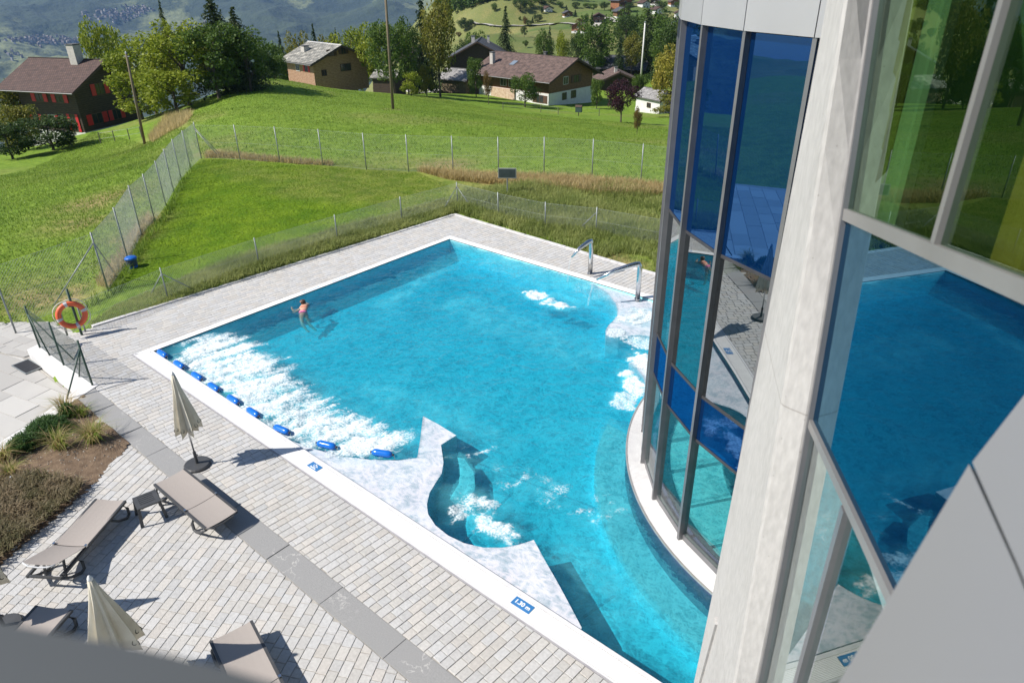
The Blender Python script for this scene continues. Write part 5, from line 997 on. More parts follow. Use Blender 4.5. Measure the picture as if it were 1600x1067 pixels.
skinned('bikini_bottom', [(.40, -.295, .01), (.325, -.225, .03)], [(0, 1)], [(.175, .13), (.170, .125)], pink, sw); skinned('bikini_top', [(.17, -.095, .055), (.135, -.065, .075)], [(0, 1)], [(.168, .118), (.162, .112)], mat('coral_swimwear', (.90, .22, .12)), sw)

# ================================================================== HOUSES
timber_red = striped('timber_red', (.20, .075, .035), (.34, .15, .075), 4.5, noise=2); timber_grey = striped('timber_grey', (.29, .155, .095), (.44, .285, .195), 4.0, noise=2); timber_dark = striped('timber_dark', (.035, .022, .016), (.07, .045, .032), 4.0, noise=2); timber_brown = striped('timber_brown', (.13, .065, .028), (.23, .12, .055), 4.5, noise=2); timber_old = striped('timber_old', (.12, .09, .055), (.21, .165, .105), 3, 'X', noise=3)
plaster = mat('white_plaster', (.62, .62, .60), (.72, .72, .70), 1.5, .9, .1); roof_brown = tiled('brown_roof_tiles', (.125, .082, .068), (.155, .105, .088), (.06, .04, .035), .33, .33, joint=.035); roof_dark = tiled('dark_roof_tiles', (.075, .042, .034), (.115, .066, .054), (.04, .022, .018), .34, .34, joint=.04, jitter=.25); roof_stone = tiled('stone_slab_roof', (.17, .17, .155), (.36, .345, .30), (.07, .07, .06), .75, .48, joint=.03, jitter=.45, bump=1.0); roof_shake = tiled('grey_shingle_roof', (.22, .215, .215), (.36, .35, .345), (.10, .10, .10), .28, .34, joint=.025, jitter=.4); roof_slate = tiled('slate_roof', (.055, .06, .07), (.08, .085, .095), (.03, .03, .035), .4, .4, joint=.02, jitter=.2)
pane_m = mat('window_pane', (.02, .025, .03), (.04, .045, .05), 1, .08); frame_w = mat('window_frame_white', (.55, .54, .52)); frame_b = mat('window_frame_wood', (.10, .055, .03)); red_p = mat('shutter_red', (.50, .012, .022), (.58, .02, .03), 3, .5); brown_p = mat('shutter_brown', (.09, .05, .03)); chim_m = mat('chimney_render', (.42, .40, .37), (.55, .52, .48), 3, .9); soot = mat('chimney_cap', (.10, .10, .10)); trim_m = mat('eave_timber', (.05, .032, .022), (.08, .05, .035), 3, .8); gutter_m = mat('eave_gutter', (.16, .16, .16), metal=.3, rough=.5)
def house(name, label, K, gaz, W_, L, hw, pitch, wall_m, roof_m, hb=0.0, base_m=plaster, ov=1.0, wins=(), chims=(), group=None, sub=2.5, roof_t=.16, cat='house', gutter=True, asym=.5, balcony=None):
    """gable wall along local x at y=0, long wall along local y at x=0; both face the viewer"""
    root = empty(name, (K[0], K[1], K[2]), math.atan2(math.cos(R_(gaz)), math.sin(R_(gaz))), label, cat, group); rx = W_*asym; hr = rx*math.tan(pitch); zr = hw+hr; zR = zr-(W_-rx)*math.tan(pitch)
    mb = MB(); prof = [(0, hb), (W_, hb), (W_, zR), (rx, zr), (0, hw)]; a = [(x, 0, z) for x, z in prof]; b = [(x, L, z) for x, z in prof]; mb.poly(a); mb.poly(b[::-1])
    for i in range(5): j = (i+1) % 5; mb.poly([a[j], a[i], b[i], b[j]])
    mb.build('wall', wall_m, root)
    if hb > -sub: MB().box(-.04, W_+.04, -.04, L+.04, -sub, hb).build('base_wall', base_m if hb > 0 else wall_m, root)
    oy = ov; cs = math.cos(pitch); r_ = MB()
    for sgn, xe, ze in ((-1, -ov, hw-ov*math.tan(pitch)), (1, W_+ov, zR-ov*math.tan(pitch))):
        u = math.hypot(xe-rx, ze-zr); p = [(rx, -oy, zr+.03), (rx, L+oy, zr+.03), (xe, L+oy, ze+.03), (xe, -oy, ze+.03)]; t = [(x, y, z+roof_t) for x, y, z in p]; uv = [(0, u), (L+2*oy, u), (L+2*oy, 0), (0, 0)]
        r_.poly(t if sgn > 0 else t[::-1], uv if sgn > 0 else uv[::-1]); r_.poly(p if sgn < 0 else p[::-1])
        for i in range(4): j = (i+1) % 4; r_.poly([p[i], p[j], t[j], t[i]])
    ro = r_.build('roof', roof_m, root)
    for sgn, xe, ze in ((-1, -ov, hw-ov*math.tan(pitch)), (1, W_+ov, zR-ov*math.tan(pitch))):
        MB().bar((rx, -oy-.02, zr-.02), (xe, -oy-.02, ze-.02), .06, .24).build('barge_board', trim_m, root)
        if gutter: MB().tube([(xe+sgn*.06, -oy, ze+.06), (xe+sgn*.06, L+oy, ze+.06)], .08, 6).build('gutter', gutter_m, root)
    MB().bar((rx, -oy, zr+.03+roof_t), (rx, L+oy, zr+.03+roof_t), .22, .10).build('ridge_cap', roof_m if roof_m is not roof_stone else kerb_m, root)
    for (u, y_, w_, h_, m) in chims:
        x = rx+(u)*(1 if u > 0 else 1); zz = zr-abs(u)*math.tan(pitch); c = MB().box(x-w_/2, x+w_/2, y_-w_/2, y_+w_/2, zz-.3, zz+h_).build('chimney', m, root); MB().box(x-w_/2-.08, x+w_/2+.08, y_-w_/2-.08, y_+w_/2+.08, zz+h_+.06, zz+h_+.16).build('cap', soot, c); MB().box(x-w_/2+.06, x+w_/2-.06, y_-w_/2+.06, y_+w_/2-.06, zz+h_, zz+h_+.06).build('flue', soot, c)
    for (face, u, z, w_, h_, fm2, sh) in wins:
        def bx(m_, u0, u1, z0, z1, d0, d1, nm, par=root):
            if face == 'g': return MB().box(u0, u1, -d1, -d0, z0, z1).build(nm, m_, par)
            return MB().box(-d1, -d0, u0, u1, z0, z1).build(nm, m_, par)
        wn = MB(); t = .08
        for (u0, u1, z0, z1) in ((u-w_/2-t, u+w_/2+t, z-t, z), (u-w_/2-t, u+w_/2+t, z+h_, z+h_+t), (u-w_/2-t, u-w_/2, z, z+h_), (u+w_/2, u+w_/2+t, z, z+h_), (u-.03, u+.03, z, z+h_)):
            if face == 'g': wn.box(u0, u1, -.085, .02, z0, z1)
            else: wn.box(-.085, .02, u0, u1, z0, z1)
        wo = wn.build('window', fm2, root); bx(pane_m, u-w_/2, u+w_/2, z, z+h_, .045, .055, 'pane', wo)
        if sh:
            for s in (-1, 1): c_ = u+s*(w_/2+t+.02+w_*.26); bx(sh, c_-w_*.26, c_+w_*.26, z-.05, z+h_+.05, .05, .10, 'shutter')
    if balcony:
        face, u0, u1, z = balcony; mb = MB(); f = (lambda p: (p[0], -p[1], p[2])) if face == 'g' else (lambda p: (-p[1], p[0], p[2]))
        def bb(a0, a1, d0, d1, z0, z1):
            q = [f(p) for p in ((a0, d0, z0), (a1, d0, z0), (a1, d1, z0), (a0, d1, z0), (a0, d0, z1), (a1, d0, z1), (a1, d1, z1), (a0, d1, z1))]; mb.hexa(q)
        bb(u0, u1, .05, 1.1, z-.12, z); bb(u0, u1, 1.05, 1.11, z+.85, z+.95)
        for x in np.arange(u0, u1, .3): bb(x, x+.16, 1.06, 1.09, z, z+.85)
        mb.build('balcony', trim_m, root)
    return root
K3 = at(857, 167, 2.35)
ch3 = house('chalet', 'large brown-roofed timber chalet with white ground floor, right of the pole', K3, 3, 12.4, 17.5, 4.75, R_(23), timber_brown, roof_brown, hb=2.15, ov=1.5, cat='house',
  wins=[('g', 4.6, 3.3, 1.2, 1.2, frame_w, None), ('g', 7.6, 3.3, 1.3, 1.2, frame_b, brown_p), ('g', 4.3, .7, 1.1, 1.1, frame_b, None), ('g', 6.9, .7, 1.3, 1.2, frame_b, None), ('l', 2.0, .5, 1.6, 1.2, frame_b, brown_p), ('l', 8.8, 2.6, 1.6, 1.7, frame_w, None), ('l', 11.0, 2.6, 1.4, 1.7, frame_w, None), ('l', 4.5, 2.9, 1.4, 1.0, frame_b, None)],
  chims=[(-3.9, 16.0, .75, 2.0, chim_m), (1.5, 7.5, .5, 1.1, soot)])
mb = MB(); p_ = R_(23); rr_ = 6.2; x0_, x1_ = 2.3, 3.6
mb.hexa([(x0_, 10.6, 4.75+x0_*math.tan(p_)+.2), (x1_, 10.6, 4.75+x1_*math.tan(p_)+.2), (x1_, 11.7, 4.75+x1_*math.tan(p_)+.2), (x0_, 11.7, 4.75+x0_*math.tan(p_)+.2), (x0_, 10.6, 4.75+x0_*math.tan(p_)+.28), (x1_, 10.6, 4.75+x1_*math.tan(p_)+.28), (x1_, 11.7, 4.75+x1_*math.tan(p_)+.28), (x0_, 11.7, 4.75+x0_*math.tan(p_)+.28)]); mb.build('skylight', mat('skylight_glass', (.30, .36, .42), None, rough=.05, metal=.4), ch3)
MB().box(-.35, .0, 8.0, 14.0, .0, 2.1).build('stone_front', mat('stone_front', (.45, .30, .20), (.62, .50, .38), 2.5, .9, .5), ch3); MB().box(-3.2, -.36, 6.5, 16.5, -1.2, .02).build('patio', mat('patio_slab', (.50, .48, .44), (.60, .57, .53), 2, .9), ch3)
K2 = at(492, 124, 1.85)+np.array([0, 0, -.2])
house('chalet', 'log chalet with mossy stone-slab roof and squat chimney on the crest, left of the pole', K2, 5, 11.2, 9.4, 3.0, R_(22), timber_grey, roof_stone, ov=1.1, cat='house', roof_t=.22,
  wins=[('g', 4.0, 3.75, .9, 1.0, frame_b, brown_p), ('g', 6.5, 3.9, .9, 1.1, frame_b, brown_p), ('g', 6.6, 1.0, 2.1, 1.15, frame_b, None), ('g', 2.0, .6, .9, .9, frame_b, None), ('l', 2.4, 1.3, 1.0, 1.0, frame_b, red_p), ('l', 5.5, 1.2, 1.2, 1.2, frame_w, None)], chims=[(-3.0, 6.6, 1.1, 1.0, chim_m)])
K1 = at(135, 213, 2.0)
house('chalet', 'dark timber chalet with red shutters and brown tiled roof at the far left', K1, -22, 9.0, 9.6, 6.3, R_(27), timber_dark, roof_dark, hb=.45, ov=1.7, cat='house', balcony=None,
  wins=[('l', 1.35, .55, .8, 2.1, frame_b, red_p), ('l', 4.9, 1.35, 1.0, 1.05, frame_w, red_p), ('l', 7.7, 1.35, .9, 1.05, frame_b, red_p), ('l', 2.6, 4.1, 1.2, .9, frame_b, red_p), ('l', 6.0, 4.1, 1.2, .9, frame_b, red_p), ('g', 4.0, 4.6, 1.3, 1.3, frame_b, red_p), ('g', 2.4, 1.2, 1.5, 1.2, frame_b, red_p), ('g', 5.6, 1.2, 1.2, 1.2, frame_b, red_p)], chims=[(-.6, 2.4, 1.15, 2.2, chim_m)])
Kb = at(694, 143, 2.2)
house('barn', 'small hay barn with grey shingle roof on the meadow edge, right of the leaning pole', Kb, 22, 4.6, 5.6, 2.0, R_(34), timber_old, roof_shake, ov=.5, cat='barn', gutter=False) if False else None
# the barn shows its long side, so its gable faces left
def long_house(name, label, px0, px1, py, s, hw, depth, pitch, wall_m, roof_m, ov, turn=0.0, wins=(), chims=(), hb=0.0, base_m=plaster, cat='house', gutter=False, lift=0.0):
    """house whose long wall runs across the view between two foot bearings"""
    a = at(px0, py[0], s)+np.array([0, 0, lift]); b = at(px1, py[1], s)+np.array([0, 0, lift]); d = (b-a)[:2]; L = float(np.hypot(*d)); l = -d/L   # local y runs from right end to left end
    g = np.array([l[1], -l[0]]); gaz = math.degrees(math.atan2(g[0], g[1]))
    return house(name, label, b, gaz, depth, L, hw, pitch, wall_m, roof_m, hb=hb, base_m=base_m, ov=ov, wins=wins, chims=chims, cat=cat, gutter=gutter)
long_house('barn', 'small hay barn with grey shingle roof at the meadow edge left of the large chalet', 690, 728, (141, 145), 2.25, 2.3, 4.4, R_(33), timber_old, roof_shake, .55, cat='barn')
long_house('shed', 'low dark shed with grey slab roof beside the log chalet', 583, 617, (136, 137), 1.95, 1.5, 4.5, R_(20), timber_dark, roof_stone, .4, cat='shed')
house('house', 'dark brown gabled house half hidden by trees behind the pole', at(628, 122, 2.3), 40, 7.0, 8.0, 3.6, R_(28), timber_dark, roof_dark, ov=.8)
house('house', 'dark grey-roofed gabled house behind the barn, with two chimneys', at(703, 113, 2.32)+np.array([0, 0, .2]), 52, 13.5, 10.0, 2.9, R_(27), timber_dark, roof_slate, ov=1.2, chims=[(-1.2, 2.2, .8, 1.6, chim_m), (2.0, 7.0, .55, 1.6, chim_m)])
house('house', 'low brown-roofed annexe between the barn and the large chalet', at(752, 128, 2.6), 8, 6.0, 6.0, 2.6, R_(23), timber_brown, roof_brown, ov=.8)
long_house('house', 'blue-grey slate-roofed house behind the large chalet', 905, 1000, (128, 132), 2.72, 3.6, 11.0, R_(20), timber_dark, roof_slate, 1.2, chims=[(-3.4, 4.0, .5, .9, soot)], wins=[('g', 4, 1.0, 1.2, 1.1, frame_b, None), ('g', 7, 1.0, 1.2, 1.1, frame_b, None)])
house('house', 'small brown-roofed gabled house with pale chimney just right of the large chalet', at(938, 146, 2.55), 48, 7.6, 7.0, 2.5, R_(23), timber_dark, roof_brown, ov=.9, chims=[(-.6, 1.0, .6, 1.1, chim_m)])
long_house('hut', 'little white hut with mottled grey roof below the yellow bush', 993, 1030, (168, 176), 2.3, 1.9, 4.0, R_(27), plaster, roof_shake, .4, cat='hut', wins=[('l', 2.6, .5, .8, .6, frame_b, None)])
ridge_m = [timber_brown, timber_dark, timber_red, plaster]
vill = [(967, 16, 24, 'red-brown chalet highest on the far hillside, with terraces'), (964, 31, 21, 'red-brown chalet below the highest one on the far hillside'), (926, 37, 18, 'reddish chalet at the end of the hillside lane'), (893, 53, 20, 'low house with orange roof just above the near conifers'), (1024, 25, 15, 'dark red house right of the white pole top on the hillside'), (1026, 37, 14, 'small brown house just below the dark red one on the hillside'), (1055, 30, 15, 'white-gabled house farthest right on the hillside'), (1048, 41, 12, 'small orange-roofed house under the white-gabled one'), (1004, 14, 14, 'brown house near the frame top above the white pole'), (1048, 11, 13, 'tiny brown house near the frame top by the facade'), (1066, 14, 10, 'tiny pale house beside the building eave'), (1016, 9, 12, 'tiny grey-roofed house at the top of the hillside'), (852, 22, 13, 'tiny white cottage alone in its hedge on the green hillside'), (882, 29, 13, 'tiny grey cottage behind the dark hedge on the hillside')]
for k, (px, py, wpx, lab) in enumerate(vill):
    p = drop(px, py); D = np.linalg.norm(p-CAM); W_ = wpx*D/FPX*.92; L = W_*.9; wm_ = [timber_red, timber_brown, timber_dark][k % 3] if 'white' not in lab else plaster
    rm = roof_slate if k in (0, 1, 11, 13) else (roof_brown if k % 2 else roof_dark); ws = [('g', W_*.3, W_*.12, W_*.12, W_*.12, frame_w, None), ('g', W_*.65, W_*.12, W_*.12, W_*.12, frame_w, None), ('g', W_*.5, W_*.38, W_*.14, W_*.12, frame_w, None)]
    house('village_house', lab, p, 20+17*(k % 4), W_, L, W_*.55, R_(24), wm_, rm, hb=W_*.18 if k % 2 else 0, ov=W_*.12, wins=ws, group='houses on the far hillside', gutter=False, balcony=('g', 0, W_, W_*.32) if k < 3 else None)
# lane and parking terraces on the hillside
ln = MB(); pr = []
for px, py in [(720, 40), (745, 39), (770, 41), (800, 42), (830, 40), (860, 38), (890, 38), (905, 40), (918, 42), (935, 36), (950, 30), (965, 36)]:
    p = drop(px, py); pr.append((p[0], p[1], p[2]+.25))
for i in range(len(pr)-1):
    a, b = np.array(pr[i]), np.array(pr[i+1]); t = (b-a)[:2]/np.hypot(*(b-a)[:2]); n_ = np.array([-t[1], t[0], 0])*2.0
    for s in range(6): c0, c1 = a+(b-a)*s/6, a+(b-a)*(s+1)/6; c0[2] = gz(c0[0], c0[1])+.3; c1[2] = gz(c1[0], c1[1])+.3; ln.poly([c0-n_, c1-n_, c1+n_, c0+n_])
struct(ln.build('lane', mat('lane_gravel', (.36, .34, .30), (.46, .44, .39), .5, .95)))
gr_ = MB(); pr = [drop(px, py)+np.array([0, 0, .12]) for px, py in [(588, 140), (620, 143), (650, 146), (690, 146), (700, 141), (660, 139), (620, 138)]]
struct(gr_.poly(pr).build('gravel_yard', mat('yard_gravel', (.40, .38, .34), (.52, .49, .45), 1, .95)))

# ================================================================== POLES
wood_pole = mat('pole_wood', (.11, .085, .055), (.20, .16, .105), 4, .85, .3, stretch=(4, 4, .4))
for px, py, tx_, ty_, lab, r0 in [(226, 226, 197, 84, 'dark wooden utility pole in front of the leafy trees at the left', .13), (614, 171, 600, -40, 'tall wooden utility pole standing on the meadow', .14)]:
    b_ = drop(px, py); d = ray(tx_, ty_); t = np.hypot(*(b_-CAM)[:2])/np.hypot(*d[:2]); top = CAM+t*d; e = empty('utility_pole', b_, 0, lab, 'pole', 'utility poles'); v = top-b_
    MB().tube([(0, 0, -.5), tuple(v*.5), tuple(v)], [r0, r0*.9, r0*.75], 8).build('shaft', wood_pole, e, smooth=True)
    MB().lathe([(r0*.9, 0), (r0*.5, .12), (.0, .2)], 8, tuple(v)).build('cap', galv, e)
    MB().bar(tuple(v*.97+np.array([-.35, -.1, 0])), tuple(v*.97+np.array([.35, .1, 0])), .06).build('insulator_arm', galv, e)
b_ = far(1003, 96, 175); t_ = far(1008, 36, 175); e = empty('white_pole', b_, 0, 'slim white pole among the dark conifers beyond the slate roof', 'pole'); MB().tube([(0, 0, -6), tuple(t_-b_)], [.22, .16], 8).build('shaft', mat('pole_white', (.62, .61, .58)), e, smooth=True); MB().lathe([(.2, 0), (.25, .2), (.0, .35)], 8, tuple(t_-b_)).build('cap', galv, e)
b_ = drop(904, 182); e = empty('post_box', b_, R_(20), 'small dark green box on a post in the grass before the large chalet', 'box'); MB().tube([(0, 0, -.2), (0, 0, 1.0)], .06, 6).build('post', trim_m, e); MB().box(-.45, .45, -.3, .3, .6, 1.35).build('box', mat('box_green', (.03, .06, .055)), e, bevel=.03); MB().hexa([(-.5, -.35, 1.35), (.5, -.35, 1.35), (.5, .35, 1.35), (-.5, .35, 1.35), (-.5, -.02, 1.6), (.5, -.02, 1.6), (.5, .02, 1.6), (-.5, .02, 1.6)]).build('lid', trim_m, e)

# ================================================================== TREES
def leaf_quads(P, size, up=.3, aspect=.6, seed=0):
    r = np.random.default_rng(seed); n = len(P); d = r.normal(size=(n, 3)); d[:, 2] *= .7; d /= np.linalg.norm(d, axis=1)[:, None]; e = r.normal(size=(n, 3)); e[:, 2] *= .5; e -= (e*d).sum(1)[:, None]*d; e /= np.linalg.norm(e, axis=1)[:, None]
    s = np.broadcast_to(size, n)[:, None]*(.6+.8*r.random((n, 1))); V = np.stack([P-d*s*.5, P+e*s*aspect*.5, P+d*s*.5, P-e*s*aspect*.5], 1).reshape(-1, 3); return V, np.arange(4*n).reshape(n, 4)
def broad_proto(seed, n=5200, lumps=26, base=.16, oval=1.0, leaf=.042):
    r = np.random.default_rng(seed); rad = [.0]; L = []
    for k in range(lumps):
        a = r.random()*6.283; zz = base+.12+(1-base-.2)*r.random()**.9; t = (zz-base)/(1-base); mr = .5*(math.sin(min(1, t*1.25+.15)*math.pi*.5)*math.cos(max(0, t-.45)*1.9))**1.0*oval; rr = mr*(.30+.62*math.sqrt(r.random())); L.append((rr*math.cos(a), rr*math.sin(a), zz, .10+.10*r.random()))
    L.append((0, 0, .9, .10)); L.append((0, 0, .7, .2)); P = []; T = []
    for k, (x, y, z, q) in enumerate(L):
        m = int(n/len(L)*(q/.15)**1.5); u = r.normal(size=(m, 3)); u /= np.linalg.norm(u, axis=1)[:, None]; rr = q*(.45+.6*r.random((m, 1))**.6); p = np.array([x, y, z])+u*rr*[1, 1, .8]; P.append(p); T.append(np.clip(r.random()*.5+.15+.35*r.random(m), 0, 1))
    P = np.concatenate(P); T = np.concatenate(T); ok = P[:, 2] > base*.6; P, T = P[ok], T[ok]; V, F = leaf_quads(P, leaf, seed=seed); crown = npmesh('crown', V, F, T)
    tk = MB(); tk.tube([(0, 0, -.04), (.005, 0, .2), (0, .01, .5), (.01, 0, .8)], [.028, .022, .015, .006], 7)
    for k in range(min(14, lumps)): x, y, z, q = L[k]; h = max(.14, z-.18-.25*math.hypot(x, y)); tk.tube([(0, 0, h), (x*.45, y*.45, h+(z-h)*.55), (x, y, z)], [.012, .008, .003], 5, False)
    return crown, tk.mesh('trunk')
def spruce_proto(seed, n_lv=26, dens=1.0, slim=1.0):
    r = np.random.default_rng(seed); P = []; S = []; T = []; D_ = []
    for i in range(n_lv):
        t = (i+.5)/n_lv; z = .06+.92*t; R_max = .5*(1-t)**.85*(.82+.36*r.random())*slim+.012; nb = int((8+9*(1-t))*dens)
        for b in range(nb):
            a = r.random()*6.283; L = R_max*(.65+.5*r.random()); m = max(3, int(16*L/.5)+3); q = np.linspace(.12, 1, m); rr = L*q; zz = z-L*.34*q**1.5+.05*L*q; tn = r.random()*.5
            for s in range(2):
                w_ = (.028+.05*L)*(1-q*.6)*(r.random(m)-.5)*2.2; P.append(np.stack([rr*np.cos(a)-w_*np.sin(a), rr*np.sin(a)+w_*np.cos(a), zz+(r.random(m)-.6)*.018], -1)); T.append(tn+.35*r.random(m)); S.append(.03+.018*(1-q))
    P = np.concatenate(P); T = np.clip(np.concatenate(T), 0, 1); S = np.concatenate(S); V, F = leaf_quads(P, S, aspect=.5, seed=seed+1); tk = MB().tube([(0, 0, -.04), (0, 0, .5), (0, 0, .985)], [.022, .013, .002], 7); return npmesh('crown', V, F, T), tk.mesh('trunk')
bark = mat('bark', (.07, .055, .04), (.14, .115, .09), 6, .95, .4)
LM = {'green': leafmat('leaf_green', (.04, .085, .014), (.13, .20, .032)), 'lime': leafmat('leaf_lime', (.12, .18, .014), (.32, .36, .035)), 'yellow': leafmat('leaf_yellow', (.15, .17, .022), (.42, .35, .06)), 'dark': leafmat('leaf_dark', (.025, .055, .014), (.08, .125, .028)), 'spruce': leafmat('needle', (.018, .038, .014), (.065, .10, .03), .15), 'spruce_light': leafmat('needle_light', (.03, .052, .016), (.10, .13, .042), .15), 'plum': leafmat('leaf_plum', (.025, .010, .016), (.075, .03, .04)), 'rust': leafmat('leaf_rust', (.07, .06, .015), (.22, .14, .045)), 'autumn': leafmat('leaf_autumn', (.07, .11, .016), (.28, .25, .045))}
PB = [broad_proto(s) for s in (1, 2, 3)]; PS = [spruce_proto(s) for s in (4, 5)]; PT = [broad_proto(8, oval=.8, lumps=34)]; PH = [broad_proto(12, n=4200, base=.0, lumps=30, leaf=.05)]; PL = [spruce_proto(9, 15, .7)]
_cm = {}
def tree(kind, leaf, px, top, wpx, D, label, v=0, name=None, group=None, foot=None, hmin=None):
    pr = {'broad': PB, 'spruce': PS, 'tall': PT, 'bush': PH, 'small_spruce': PL}[kind]; cr, tk = pr[v % len(pr)]; key = (cr.name, leaf)
    if key not in _cm: m_ = cr.copy(); m_.materials.clear(); m_.materials.append(LM[leaf]); _cm[key] = m_
    if not tk.materials: tk.materials.append(bark)
    if foot is not None: b = drop(px, foot); D = float(np.hypot(*(b-CAM)[:2])); t = far(px, top, D); z0 = b[2]
    else: t = far(px, top, D); b = t; z0 = gz(t[0], t[1]); 
    h = t[2]-z0
    if hmin and h < hmin: z0 = t[2]-hmin; h = hmin
    dist = np.linalg.norm(t-CAM); w_ = wpx*dist/FPX
    if foot is None and kind != 'spruce' and h > w_*2.6: z0 = t[2]-w_*2.6; h = w_*2.6
    if foot is None and kind == 'spruce' and h > w_*3.6: z0 = t[2]-w_*3.6; h = w_*3.6
    z0 = min(z0, t[2]-1.0); e = empty(name or {'broad': 'broadleaf_tree', 'tall': 'broadleaf_tree', 'spruce': 'spruce_tree', 'small_spruce': 'spruce_tree', 'bush': 'bush'}[kind], (t[0], t[1], z0), (px*1.7) % 6.28, label, 'bush' if kind == 'bush' else 'tree', group); e.scale = (w_, w_, h)
    obj('crown', _cm[key], None, e); obj('trunk', tk, None, e); return e
TL = [
 ('broad', 'lime', 152, 36, 62, 128, 'bright lime-green tree just behind the chimney of the red-shuttered chalet'), ('broad', 'lime', 215, 55, 92, 98, 'green leafy tree right beside the red-shuttered chalet'), ('broad', 'lime', 268, 32, 104, 92, 'large green leafy tree in the middle of the left clump'), ('bush', 'lime', 205, 115, 78, 94, 'low lime-green bush at the chalet gable'), ('bush', 'lime', 262, 110, 92, 88, 'broad dark green bush under the left clump of trees'),
 ('spruce', 'spruce_light', 246, -6, 26, 112, 'thin spruce top rising above the left leafy trees'), ('spruce', 'spruce_light', 326, -12, 112, 96, 'big dark conifer towering over the crest at the left'), ('spruce', 'spruce_light', 362, 8, 92, 94, 'second big dark conifer, right of the tallest one'), ('broad', 'green', 375, 42, 66, 92, 'green tree at the right end of the left clump'), ('broad', 'green', 320, 40, 100, 90, 'full green tree in front of the big conifers'),
 ('bush', 'autumn', 8, 128, 66, 118, 'yellowing bush left of the red-shuttered chalet'), ('bush', 'dark', 68, 184, 74, 86, 'dark rounded bush in front of the red-shuttered chalet'), ('bush', 'autumn', 22, 165, 52, 92, 'olive bush at the left edge in front of the chalet'), ('bush', 'dark', 2, 195, 60, 84, 'dark bush cut by the left edge of the photo'), ('bush', 'green', 104, 205, 22, 88, 'small shrub at the chalet door with red shutters'),
 ('broad', 'green', 418, 66, 54, 150, 'round green tree left of the log chalet'), ('spruce', 'spruce', 434, 46, 28, 158, 'small spruce left of the log chalet'), ('broad', 'autumn', 462, 50, 52, 165, 'yellow-green tree behind the log chalet roof, left'), ('spruce', 'spruce', 487, 34, 34, 160, 'dark spruce directly behind the log chalet'), ('spruce', 'spruce', 523, 42, 14, 190, 'tiny spruce tip behind the log chalet, right'), ('broad', 'autumn', 508, 56, 42, 166, 'autumn tree behind the log chalet ridge'), ('broad', 'lime', 541, 47, 66, 165, 'pale green round tree behind the log chalet, right'), ('bush', 'green', 425, 88, 40, 120, 'green bush at the left gable of the log chalet'), ('bush', 'dark', 404, 78, 36, 118, 'dark bush on the crest left of the log chalet'),
 ('broad', 'green', 606, 36, 66, 122, 'green leafy tree directly behind the meadow pole'), ('broad', 'lime', 585, 34, 54, 140, 'yellow-green tree between the log chalet and the pole'), ('tall', 'green', 630, 30, 50, 130, 'leafy green tree right of the meadow pole'), ('spruce', 'spruce', 655, -16, 66, 140, 'tall dark spruce behind the yellowing tree by the barn'), ('tall', 'autumn', 679, -10, 62, 124, 'tall yellowing tree above the small barn'),
 ('bush', 'lime', 640, 114, 34, 118, 'lime-green bush between the pole and the barn'), ('bush', 'autumn', 664, 103, 28, 122, 'olive bush touching the barn gable'), ('bush', 'green', 742, 92, 28, 132, 'green bush between the barn and the large chalet'), ('tall', 'rust', 762, 112, 17, 118, 'slim rust-tinged shrub at the patio of the large chalet'),
 ('spruce', 'spruce_light', 790, 7, 48, 185, 'lone shapely spruce above the ridge of the large chalet'), ('broad', 'green', 742, 48, 36, 200, 'green tree behind the dark grey-roofed house'), ('broad', 'dark', 722, 62, 24, 195, 'dark tree left of the dark grey-roofed house'),
 ('tall', 'green', 850, 48, 34, 200, 'green tree behind the ridge of the large chalet, left'), ('spruce', 'spruce_light', 859, 40, 24, 205, 'spruce behind the ridge of the large chalet'), ('tall', 'lime', 880, 50, 24, 195, 'yellow-green tree behind the ridge of the large chalet, right'), ('broad', 'dark', 902, 55, 30, 190, 'dark round tree right of the ridge of the large chalet'),
 ('broad', 'green', 930, 36, 52, 180, 'big leafy tree behind the slate-roofed house'), ('spruce', 'spruce', 945, 34, 40, 185, 'dark spruce behind the slate-roofed house, left'), ('spruce', 'spruce', 970, 56, 30, 178, 'short spruce directly behind the slate roof'), ('tall', 'autumn', 990, 52, 32, 180, 'yellowing tree left of the white pole'), ('spruce', 'spruce_light', 1014, 12, 62, 185, 'tall ragged spruce right behind the white pole'), ('broad', 'dark', 980, 25, 36, 235, 'dark round tree above the slate roof on the lower slope'), ('tall', 'green', 1040, 46, 46, 172, 'green tree right of the white pole'), ('broad', 'dark', 1066, 26, 62, 165, 'dark tree mass beside the building edge'), ('tall', 'autumn', 1078, 20, 40, 190, 'autumn tree at the very edge of the glazed building'), ('broad', 'dark', 1040, 88, 40, 150, 'dark tree above the yellow bush'),
 ('broad', 'yellow', 1062, 70, 72, 122, 'large yellow-green bush-like tree beside the glazed building'), ('bush', 'autumn', 1050, 150, 62, 116, 'low olive hedge below the yellow tree'), ('bush', 'green', 1003, 118, 30, 130, 'green bush behind the little white hut'), ('bush', 'green', 934, 124, 22, 128, 'green bush at the right corner of the large chalet')]
for i, t in enumerate(TL): tree(*t[:6], t[6], v=i)
tree('broad', 'green', 820, 115, 50, 0, 'small green ornamental tree in front of the large chalet', v=1, foot=168)
tree('broad', 'plum', 974, 124, 48, 0, 'dark purple-leaved plum tree on the meadow right of the large chalet', v=2, foot=192)
tree('tall', 'rust', 998, 168, 15, 0, 'narrow rust-coloured shrub at the end of the meadow', foot=212)
